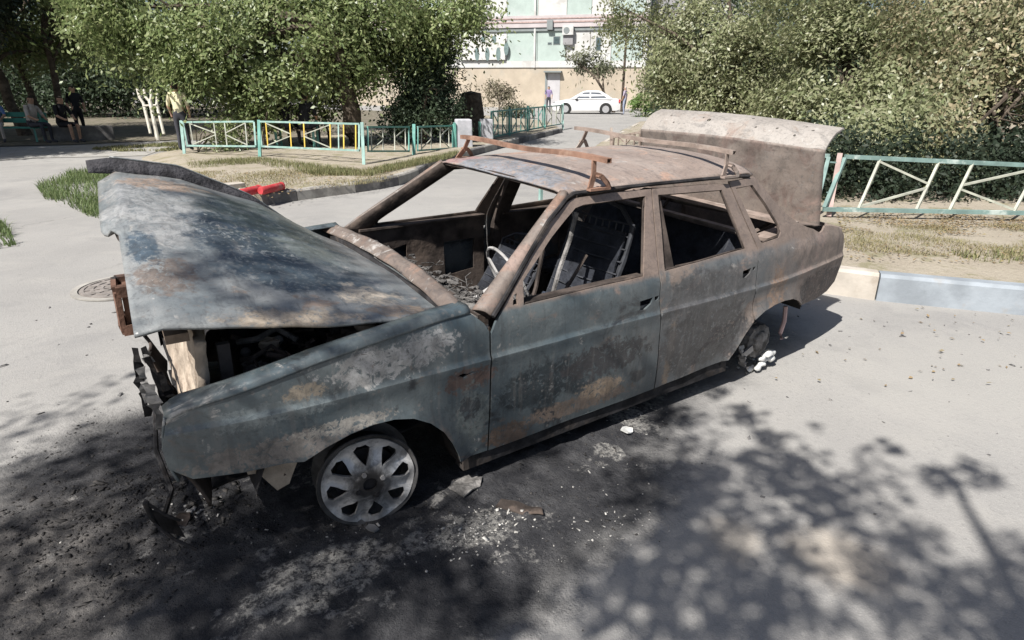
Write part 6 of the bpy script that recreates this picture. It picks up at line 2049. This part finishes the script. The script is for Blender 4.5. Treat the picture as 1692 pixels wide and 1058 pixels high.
def person(loc, rotz, pose, shirt, pants, label, cap=False, scale=1.0, seat_h=0.45, shorts=False, group=None):
    J = {}
    if pose == 'stand':
        J = dict(pel=(0, 0, .92), waist=(0, 0, 1.06), chest=(0, 0.0, 1.28), neck=(0, 0, 1.46), head=(0.01, 0, 1.58), crown=(0, 0, 1.70),
                 lsh=(0, .17, 1.40), lel=(.02, .24, 1.14), lwr=(.10, .22, .92), lha=(.12, .21, .84), rsh=(0, -.17, 1.40), rel=(-.02, -.24, 1.14), rwr=(.05, -.23, .91), rha=(.06, -.22, .83),
                 lhip=(0, .09, .88), lkn=(.03, .10, .49), lan=(-.02, .11, .09), lto=(.14, .12, .04), rhip=(0, -.09, .88), rkn=(.05, -.10, .49), ran=(.08, -.11, .09), rto=(.24, -.12, .04))
    else:
        h = seat_h + 0.09
        J = dict(pel=(0, 0, h), waist=(.02, 0, h + .15), chest=(.06, 0, h + .36), neck=(.10, 0, h + .55), head=(.13, 0, h + .67), crown=(.13, 0, h + .79),
                 lsh=(.08, .18, h + .48), lel=(.16, .25, h + .24), lwr=(.32, .17, h + .14), lha=(.40, .14, h + .12), rsh=(.08, -.18, h + .48), rel=(.16, -.25, h + .24), rwr=(.32, -.17, h + .14), rha=(.40, -.14, h + .12),
                 lhip=(.02, .10, h - .02), lkn=(.43, .13, h), lan=(.42, .13, .09), lto=(.58, .14, .04), rhip=(.02, -.10, h - .02), rkn=(.43, -.13, h), ran=(.46, -.13, .09), rto=(.62, -.14, .04))
    RAD = dict(pel=.145, waist=.13, chest=.155, neck=.055, head=.092, crown=.07, lsh=.065, lel=.043, lwr=.03, lha=.035, rsh=.065, rel=.043, rwr=.03, rha=.035, lhip=.09, lkn=.058, lan=.04, lto=.035, rhip=.09, rkn=.058, ran=.04, rto=.035)
    E_ = [('pel', 'waist'), ('waist', 'chest'), ('chest', 'neck'), ('neck', 'head'), ('head', 'crown'), ('chest', 'lsh'), ('lsh', 'lel'), ('lel', 'lwr'), ('lwr', 'lha'), ('chest', 'rsh'), ('rsh', 'rel'), ('rel', 'rwr'), ('rwr', 'rha'), ('pel', 'lhip'), ('lhip', 'lkn'), ('lkn', 'lan'), ('lan', 'lto'), ('pel', 'rhip'), ('rhip', 'rkn'), ('rkn', 'ran'), ('ran', 'rto')]
    names = list(J)
    me = bpy.data.meshes.new('person')
    me.from_pydata([J[k] for k in names], [(names.index(a), names.index(b)) for a, b in E_], [])
    o = bpy.data.objects.new('person', me)
    COL.objects.link(o)
    sk = o.modifiers.new('skin', 'SKIN')
    for i, k in enumerate(names):
        r = RAD[k]
        me.skin_vertices[0].data[i].radius = (r, r * (1.0 if k not in ('chest', 'pel', 'waist') else 0.85))
    me.skin_vertices[0].data[0].use_root = True
    sd = o.modifiers.new('sub', 'SUBSURF')
    sd.levels = 2
    sd.render_levels = 2
    bpy.context.view_layer.update()
    dg = bpy.context.evaluated_depsgraph_get()
    m2 = bpy.data.meshes.new_from_object(o.evaluated_get(dg))
    o.modifiers.clear()
    o.data = m2
    m2.materials.clear()
    for q in (SKIN, CL[shirt], CL[pants], HAIR if not cap else CL['pale'], CL['dark']):
        m2.materials.append(q)
    nk = Vector(J['neck'])
    segs = {'s': [('waist', 'chest'), ('chest', 'neck'), ('lsh', 'lel'), ('rsh', 'rel'), ('chest', 'lsh'), ('chest', 'rsh')], 'p': [('pel', 'lhip'), ('lhip', 'lkn'), ('pel', 'rhip'), ('rhip', 'rkn')], 'c': [('lkn', 'lan'), ('rkn', 'ran')], 'h': [('neck', 'head'), ('head', 'crown')], 'f': [('lan', 'lto'), ('ran', 'rto')], 'a': [('lel', 'lwr'), ('lwr', 'lha'), ('rel', 'rwr'), ('rwr', 'rha')]}
    for p_ in m2.polygons:
        c_ = p_.center
        best = None
        for kk, ss in segs.items():
            for a, b in ss:
                A, B = Vector(J[a]), Vector(J[b])
                t_ = max(0, min(1, (c_ - A).dot(B - A) / (B - A).length_squared))
                dd = (c_ - A.lerp(B, t_)).length
                if best is None or dd < best[0]:
                    best = (dd, kk)
        k = best[1]
        mi = {'s': 1, 'p': 2, 'c': 0 if shorts else 2, 'f': 4, 'a': 0, 'h': 0}[k]
        if k == 'h':
            hd = Vector(J['head'])
            if c_.z > hd.z + 0.045 or (c_.x < hd.x - 0.02 and c_.z > hd.z - 0.05):
                mi = 3
            elif c_.z < nk.z + 0.01:
                mi = 1
        p_.material_index = mi
        p_.use_smooth = True
    # nose and ears
    o.location = V3(loc)
    o.rotation_euler.z = rotz
    o.scale = (scale,) * 3
    bm = bmesh.new()
    hd = Vector(J['head'])
    bmesh.ops.create_icosphere(bm, subdivisions=2, radius=0.016, matrix=Matrix.Translation(hd + Vector((0.098, 0, -0.005))) @ Matrix.Diagonal((1, 0.8, 1.5, 1)))
    for sg in (-1, 1):
        bmesh.ops.create_icosphere(bm, subdivisions=2, radius=0.022, matrix=Matrix.Translation(hd + Vector((0, sg * 0.09, 0))) @ Matrix.Diagonal((0.7, 0.4, 1.3, 1)))
    from_bm('nose_and_ears', bm, SKIN, o, smooth=True)
    return meta(o, label, 'person', group)


toR = math.atan2(-_sy, _cy)                                         # facing the right of the picture
person(grd(1031, 39.0), toR + math.radians(150), 'stand', 'lilac', 'jean', 'person in a lilac shirt and jeans standing by the rear of the white car', True)
person(grd(906, 43.5), toR + math.radians(-90), 'stand', 'purple', 'dark', 'person in purple walking near the building door left of the white car')
b_t = 18.6
person(grd(110, b_t), toR + math.radians(-15), 'sit', 'black', 'black', 'person in a black shirt and shorts sitting nearest on the low wall', shorts=True)
person(grd(137, b_t + 1.6), toR + math.radians(-35), 'stand', 'black', 'black', 'person in black standing behind the seated people at the left', scale=0.95)
person(grd(62, b_t - 0.2), toR + math.radians(-10), 'sit', 'pale', 'dark', 'person in a pale shirt sitting at the end of the green bench', seat_h=0.45)
person(grd(4, b_t + 0.1), toR + math.radians(-60), 'sit', 'blue', 'pale', 'person in blue sitting on the green bench at the left edge', seat_h=0.45)
person(grd(474, 15.6, LH), toR + math.radians(80), 'sit', 'black', 'dark', 'person in dark clothes seated behind the fence, left of a pair', group='pair seated behind the left fence')
person(grd(507, 15.6, LH), toR + math.radians(80), 'sit', 'black', 'dark', 'person in dark clothes seated behind the fence, right of a pair', group='pair seated behind the left fence')
# bench behind the pair (they sit on it)
def bench(u0, t0, u1, t1, label, mat, back=True, zb=0.0):
    a, b = V3(grd(u0, t0, zb)), V3(grd(u1, t1, zb))
    e = empty('bench', a, label, 'bench')
    d = b - a
    n_ = Vector((d.y, -d.x, 0)).normalized()
    if n_.dot(V3(CAM) - a) < 0:
        n_ = -n_
    for k in range(3):
        o = one_bar('seat_slat', n_ * (-0.12 + 0.13 * k) + Vector((0, 0, 0.43)), d + n_ * (-0.12 + 0.13 * k) + Vector((0, 0, 0.43)), 0.11, 0.035, mat, e)
    if back:
        for k in range(2):
            one_bar('back_slat', n_ * -0.24 + Vector((0, 0, 0.62 + 0.17 * k)), d + n_ * -0.24 + Vector((0, 0, 0.62 + 0.17 * k)), 0.03, 0.13, mat, e)
    for f in (0.08, 0.92):
        one_bar('leg', d * f + n_ * 0.12 + Vector((0, 0, 0.0)), d * f + n_ * 0.12 + Vector((0, 0, 0.41)), 0.05, 0.05, M['teal'], e)
        one_bar('leg', d * f - n_ * 0.2, d * f - n_ * 0.24 + Vector((0, 0, 0.85)), 0.05, 0.05, M['teal'], e)
    return e
bench(-60, b_t, 78, b_t, 'long green park bench at the left edge of the picture', plain('green_bench_paint', (0.04, 0.17, 0.14), 0.2, 5))
bench(455, 15.7, 528, 15.7, 'dark bench behind the left fence with a seated pair', M['bark'], False, LH)
a, b = V3(grd(85, b_t + 0.05)), V3(grd(190, b_t + 0.9))
bm = bmesh.new()
bar(bm, a + Vector((0, 0, 0.22)), b + Vector((0, 0, 0.22)), 0.3, 0.44)
meta(from_bm('low_wall', bm, M['kerb_dark']), 'low dark wall used as a seat right of the green bench', 'low wall')

# exercise bars and slide in the park
M['bars'] = plain('dirty_white_pole_paint', (0.52, 0.49, 0.42), 0.12, 4, 0.7, 0.3)
eb0 = grd(262, 19.5)
eb = empty('exercise_bars', V3(eb0), 'tall dirty-white steel exercise poles with bent tops in the park', 'exercise bars')
def ebar(pts, r, t_=19.5, name='pole'):
    bm = bmesh.new()
    tube(bm, [V3(at(u, v, t_)) - V3(eb0) for u, v in pts], r, 8)
    from_bm(name, bm, M['bars'], eb, smooth=True)
ebar([(249, 221), (237, 171), (231, 162), (227, 147)], 0.045)
ebar([(271, 222), (259, 173), (260, 164), (260, 148)], 0.045, 19.5)
ebar([(261, 233), (249, 172), (248, 168)], 0.055, 18.6)
ebar([(248, 169), (240, 160), (238, 148)], 0.04, 18.6)
ebar([(248, 169), (250, 160), (250, 148)], 0.04, 18.6)
ebar([(237, 175), (259, 174)], 0.03, 19.2, 'cross_bar')
person(grd(307, 14.6, LH), toR + math.radians(100), 'stand', 'cream', 'dark', 'person in a cream shirt standing behind the left end of the aqua fence', scale=0.9)

# ------------------------------------------------------------------ debris round the wreck
def chunks(name, spots, seed, mat, label):
    rg = np.random.default_rng(seed)
    Vs, Fs = [], []
    b = 0
    base = np.array([(-1, -1, -1), (1, -1, -1), (1, 1, -1), (-1, 1, -1), (-1, -1, 1), (1, -1, 1), (1, 1, 1), (-1, 1, 1)], float)
    Fq = np.array([(0, 3, 2, 1), (4, 5, 6, 7), (0, 1, 5, 4), (1, 2, 6, 5), (2, 3, 7, 6), (3, 0, 4, 7)])
    for (x, y, rx, ry, n, s0, s1, fl) in spots:
        for _ in range(n):
            p_ = np.array([x + rg.normal(0, rx), y + rg.normal(0, ry), 0])
            s = rg.uniform(s0, s1) * rg.uniform(0.5, 1.0)
            v = base + rg.uniform(-0.55, 0.55, (8, 3))
            v *= np.array([s * rg.uniform(0.6, 2.2), s * rg.uniform(0.5, 1.1), s * fl * rg.uniform(0.4, 1.0)])
            a = rg.uniform(0, 2 * PI)
            tl = rg.uniform(-0.4, 0.4)
            Rm = np.array([[math.cos(a), -math.sin(a), 0], [math.sin(a), math.cos(a), 0], [0, 0, 1]]) @ np.array([[math.cos(tl), 0, math.sin(tl)], [0, 1, 0], [-math.sin(tl), 0, math.cos(tl)]])
            v = v @ Rm.T
            p_[2] = max(0.0, ash_h(p_[0], p_[1])) - v[:, 2].min() * 0.5
            Vs.append(v + p_)
            Fs.append(Fq + b)
            b += 8
    o = from_np(name, np.concatenate(Vs), np.concatenate(Fs), mat)
    return meta(o, label, 'debris', kind='stuff')


# ash bed: real relief of burnt residue round the wreck
def ash_h(x, y):
    m = 0.0
    for (cx_, cy_, rx, ry) in ((-0.95, -0.45, 0.95, 0.62), (0.25, -1.0, 0.95, 0.36), (0.9, -0.65, 0.9, 0.28), (-0.2, -1.05, 0.6, 0.40)):
        d = math.hypot((x - cx_) / rx, (y - cy_) / ry)
        m = max(m, 1.0 - d)
    m += (0.30 * nz(x, y, 1, 2.2) + 0.15 * nz(x, y, 4, 6.5)) * min(1.0, m * 4)
    h = min(1.0, max(0.0, m * 1.8))
    r = 0.5 + 0.5 * nz(x, y, 9, 9) + 0.35 * nz(x, y, 2, 19) + 0.18 * nz(x, y, 6, 42)
    return -0.006 + h * (0.006 + 0.024 * max(0.0, r))
nx_, ny_ = 300, 150
xs_ = np.linspace(-2.0, 1.9, nx_)
ys_ = np.linspace(-1.95, 0.35, ny_)
V = [(x, y, ash_h(x, y)) for x in xs_ for y in ys_]
F = [(i * ny_ + j, (i + 1) * ny_ + j, (i + 1) * ny_ + j + 1, i * ny_ + j + 1) for i in range(nx_ - 1) for j in range(ny_ - 1)]
F = [f for f in F if max(V[k][2] for k in f) > -0.004]
o = from_np('ash_bed', V, F, M['asphalt'], smooth=True)
meta(o, 'black and grey burnt residue heaped round the front of the wreck', 'ash', kind='stuff')


def gp(u, v):
    q = gz(u, v)
    return float(q[0]), float(q[1])
sp = []
for (u, v, rx, ry, n, s0, s1, fl) in ((120, 860, 0.30, 0.24, 504, 0.0015, 0.006, 0.6), (260, 830, 0.22, 0.18, 456, 0.0015, 0.0065, 0.6), (60, 980, 0.30, 0.20, 420, 0.0015, 0.005, 0.6), (250, 940, 0.25, 0.15, 312, 0.0015, 0.005, 0.6), (330, 850, 0.10, 0.08, 64, 0.003, 0.012, 0.7), (170, 740, 0.30, 0.25, 300, 0.0015, 0.005, 0.5), (800, 830, 0.25, 0.16, 100, 0.0015, 0.005, 0.6), (960, 840, 0.20, 0.16, 64, 0.0015, 0.005, 0.6), (620, 890, 0.3, 0.12, 64, 0.0015, 0.005, 0.6), (1000, 740, 0.2, 0.12, 64, 0.0015, 0.005, 0.6), (220, 850, 0.3, 0.25, 60, 0.006, 0.014, 0.4)):
    x, y = gp(u, v)
    sp.append((x, y, rx, ry, n, s0, s1, fl))
chunks('charred_debris', sp, 31, plain('charred_debris', (0.042, 0.04, 0.039), 0.5, 30, 0.95, 0.1, dirt=(0.095, 0.087, 0.08)), 'charred crumbs and fragments scattered round the front of the wreck')
sp = []
for (u, v, rx, ry, n, s0, s1) in ((790, 880, 0.12, 0.07, 168, 0.001, 0.0045), (810, 870, 0.10, 0.06, 16, 0.003, 0.008), (560, 880, 0.10, 0.05, 16, 0.001, 0.005), (1020, 880, 0.16, 0.08, 64, 0.001, 0.0045), (330, 850, 0.06, 0.05, 24, 0.002, 0.010), (1030, 690, 0.10, 0.10, 32, 0.0015, 0.006), (1000, 810, 0.2, 0.15, 32, 0.001, 0.005), (150, 880, 0.4, 0.3, 24, 0.0015, 0.005), (1240, 600, 0.15, 0.06, 16, 0.003, 0.011), (430, 880, 0.3, 0.15, 14, 0.0015, 0.005)):
    x, y = gp(u, v)
    sp.append((x, y, rx, ry, n, s0, s1, 0.6))
chunks('ash_flakes', sp, 32, plain('pale_ash_flakes', (0.40, 0.385, 0.36), 0.3, 30, 0.95, 0.1), 'pale ash flakes lying on the blackened asphalt')
sp = []
for (u, v, rx, ry, n) in ((1500, 610, 1.0, 0.5, 50), (80, 560, 0.8, 0.8, 40), (1450, 450, 0.6, 0.4, 30)):
    x, y = gp(u, v)
    sp.append((x, y, rx, ry, n, 0.004, 0.012, 0.4))
chunks('road_grit', sp, 33, M['kerb_dark'], 'small stones and litter scattered over the asphalt')
# a few larger torn pieces, each its own
rnd = random.Random(77)
def scrap(u, v, L, W, rz, mat, label, z=0.0):
    x, y = gp(u, v)
    bm = panel([(-L / 2, -W / 2), (L * 0.1, -W * 0.65), (L / 2, -W * 0.3), (L * 0.42, W * 0.4), (0, W / 2), (-L * 0.45, W * 0.35)], [], min(L, W) * 0.4, lambda a, b: Vector((a, b, 0.012 + 0.02 * (0.5 + nz(a, b, x, 14)) + z)), 0.006, (0, 0, -1))
    o = from_bm('metal_scrap', bm, M[mat], smooth=False)
    o.location = (x, y, 0)
    o.rotation_euler.z = rz
    meta(o, label, 'scrap', 'torn scraps lying round the wreck')
scrap(770, 805, 0.16, 0.10, 0.4, 'grey_ash', 'pale torn metal scrap lying just behind the front wheel')
scrap(300, 870, 0.12, 0.05, 1.1, 'soot_brown', 'dark scrap lying below the near front corner of the wreck')
scrap(615, 880, 0.05, 0.03, 2.0, 'alloy', 'small shiny flake lying below the front rim')
scrap(1035, 715, 0.07, 0.05, 0.3, 'white_melt', 'small white flake lying on the ground below the rear door')
scrap(860, 845, 0.20, 0.05, -0.9, 'soot_brown', 'long dark strip lying on the ground below the front door')

# ------------------------------------------------------------------ shade tree behind the viewer (its shade falls on the foreground)
rg = np.random.default_rng(5)
SHADE = []                                                          # u, v, radius in metres, leaves, height of the surface
for u, v, s, n in ((20, 715, .22, 38), (80, 690, .10, 16), (150, 648, .06, 9), (195, 622, .05, 7), (60, 790, .2, 33), (140, 755, .14, 22), (225, 735, .13, 24), (30, 860, .16, 19), (120, 850, .14, 14), (200, 815, .13, 14), (60, 960, .16, 22), (150, 935, .12, 12), (240, 900, .13, 18), (330, 895, .16, 60), (100, 1035, .15, 22), (220, 1010, .13, 16), (340, 980, .13, 50), (330, 1050, .13, 40), (420, 890, .15, 70), (500, 870, .14, 70), (580, 890, .13, 60), (640, 920, .10, 20), (410, 1045, .10, 30),
                   (360, 940, .14, 80), (400, 990, .12, 60), (370, 880, .14, 80), (470, 860, .14, 80), (560, 860, .14, 80), (650, 870, .12, 70), (720, 860, .12, 50), (620, 960, .08, 40), (560, 1040, .08, 40), (20, 900, .12, 40), (280, 800, .12, 60), (330, 830, .12, 60), (260, 760, .12, 50),
                   (640, 1000, 0.068, 26), (740, 960, 0.076, 38), (800, 1005, 0.085, 38), (740, 1040, 0.100, 3), (830, 1040, 0.051, 23), (700, 900, 0.068, 40), (960, 1040, 0.085, 34), (960, 920, 0.090, 3), (1010, 950, 0.085, 34), (1060, 930, 0.102, 46), (1110, 960, 0.093, 46), (1120, 1030, 0.130, 3), (1040, 1050, 0.068, 31), (1130, 880, 0.085, 68),
                   (1110, 690, 0.085, 55), (1120, 740, 0.120, 4), (1100, 800, 0.128, 108), (1150, 780, 0.111, 83), (1160, 820, 0.102, 86), (1195, 835, 0.100, 4), (1190, 648, 0.021, 10), (1230, 690, 0.051, 27), (1265, 720, 0.043, 24), (1300, 725, 0.040, 4), (1260, 755, 0.068, 40), (1300, 790, 0.085, 58), (1330, 760, 0.060, 27), (1355, 705, 0.040, 4), (1340, 830, 0.085, 52), (1380, 800, 0.068, 27), (1400, 840, 0.068, 31), (1440, 790, 0.050, 4), (1430, 760, 0.043, 12), (1480, 740, 0.025, 9), (1460, 810, 0.043, 13),
                   (1250, 895, 0.070, 4), (1290, 880, 0.051, 34), (1300, 985, 0.076, 52), (1250, 1000, 0.085, 52), (1370, 1015, 0.100, 4), (1470, 1010, 0.076, 49), (1480, 880, 0.060, 34), (1450, 935, 0.068, 40), (1500, 950, 0.050, 4), (1520, 900, 0.043, 12), (1560, 970, 0.051, 24), (1230, 960, 0.068, 46), (1180, 960, 0.100, 4), (1200, 1045, 0.102, 77), (1170, 900, 0.068, 46), (1330, 935, 0.043, 15),
                   (1590, 770, 0.070, 4), (1570, 790, 0.043, 21), (1625, 785, 0.043, 21), (1545, 800, 0.034, 12), (1660, 985, 0.090, 4), (1690, 1010, 0.102, 77), (1640, 1040, 0.102, 71), (1700, 950, 0.085, 37), (1580, 1040, 0.100, 4), (1690, 900, 0.043, 15)):
    SHADE.append((u, v, s, n, 0.0))
for u, v, s, n in ((400, 370, .08, 34), (470, 380, .09, 40), (540, 420, .09, 36), (430, 430, .09, 40), (500, 450, .10, 44), (600, 450, .08, 30), (560, 480, .09, 34), (650, 490, .06, 22), (390, 470, .07, 24), (460, 490, .08, 28), (340, 450, .05, 12)):
    SHADE.append((u, v, s, n, 1.0))
cen, sig, cnt = [], [], []
k_ = -SUNL / SUNL.z * -1.0
up_sun = Vector((-SUNL.x / -SUNL.z, -SUNL.y / -SUNL.z, 1.0))        # one metre up along the way to the sun
for u, v, s, n, zs in SHADE:
    G = Vector(gz(u, v, zs))
    h = rg.uniform(4.6, 5.6)
    cen.append(G + up_sun * h)
    sig.append(s)
    cnt.append(max(4, int(n * 1.9)))
tb = Vector((-6.6, -5.0, 0))
st = empty('shade_tree', tb, 'tall leafy tree behind the viewer shading the road in front of the wreck', 'tree')
V, F = leaves_np([c_ - tb for c_ in cen], sig, cnt, 0.075, 0.045, 71, 0.2)
from_np('crown', V, F, M['leaf_left'], st)
bm = bmesh.new()
tube(bm, [(0, 0, -0.1), (0, 0, 0.3), (0.1, 0.05, 1.4), (0.4, 0.2, 2.8), (0.9, 0.4, 4.2)], [0.42, 0.34, 0.28, 0.24, 0.16], 12)
jn = Vector((0.9, 0.4, 4.2))
for (u, v, zs) in ((60, 900, 0), (330, 950, 0), (740, 1000, 0), (1110, 900, 0), (1300, 900, 0)):
    t_ = Vector(gz(u, v, zs)) + up_sun * 5.1 - tb
    tube(bm, [jn, jn.lerp(t_, 0.4) + Vector((0, 0, 0.5)), t_], [0.07, 0.045, 0.015], 6)
P = [Vector(gz(u, v)) + up_sun * 5.0 - tb for u, v in ((1690, 1010), (1650, 930), (1610, 860), (1575, 800), (1560, 785))]
tube(bm, [jn] + P[:1], [0.06, 0.04], 6)
tube(bm, P, [0.034, 0.028, 0.022, 0.016, 0.008], 6)
from_bm('trunk', bm, M['bark'], st, smooth=True)
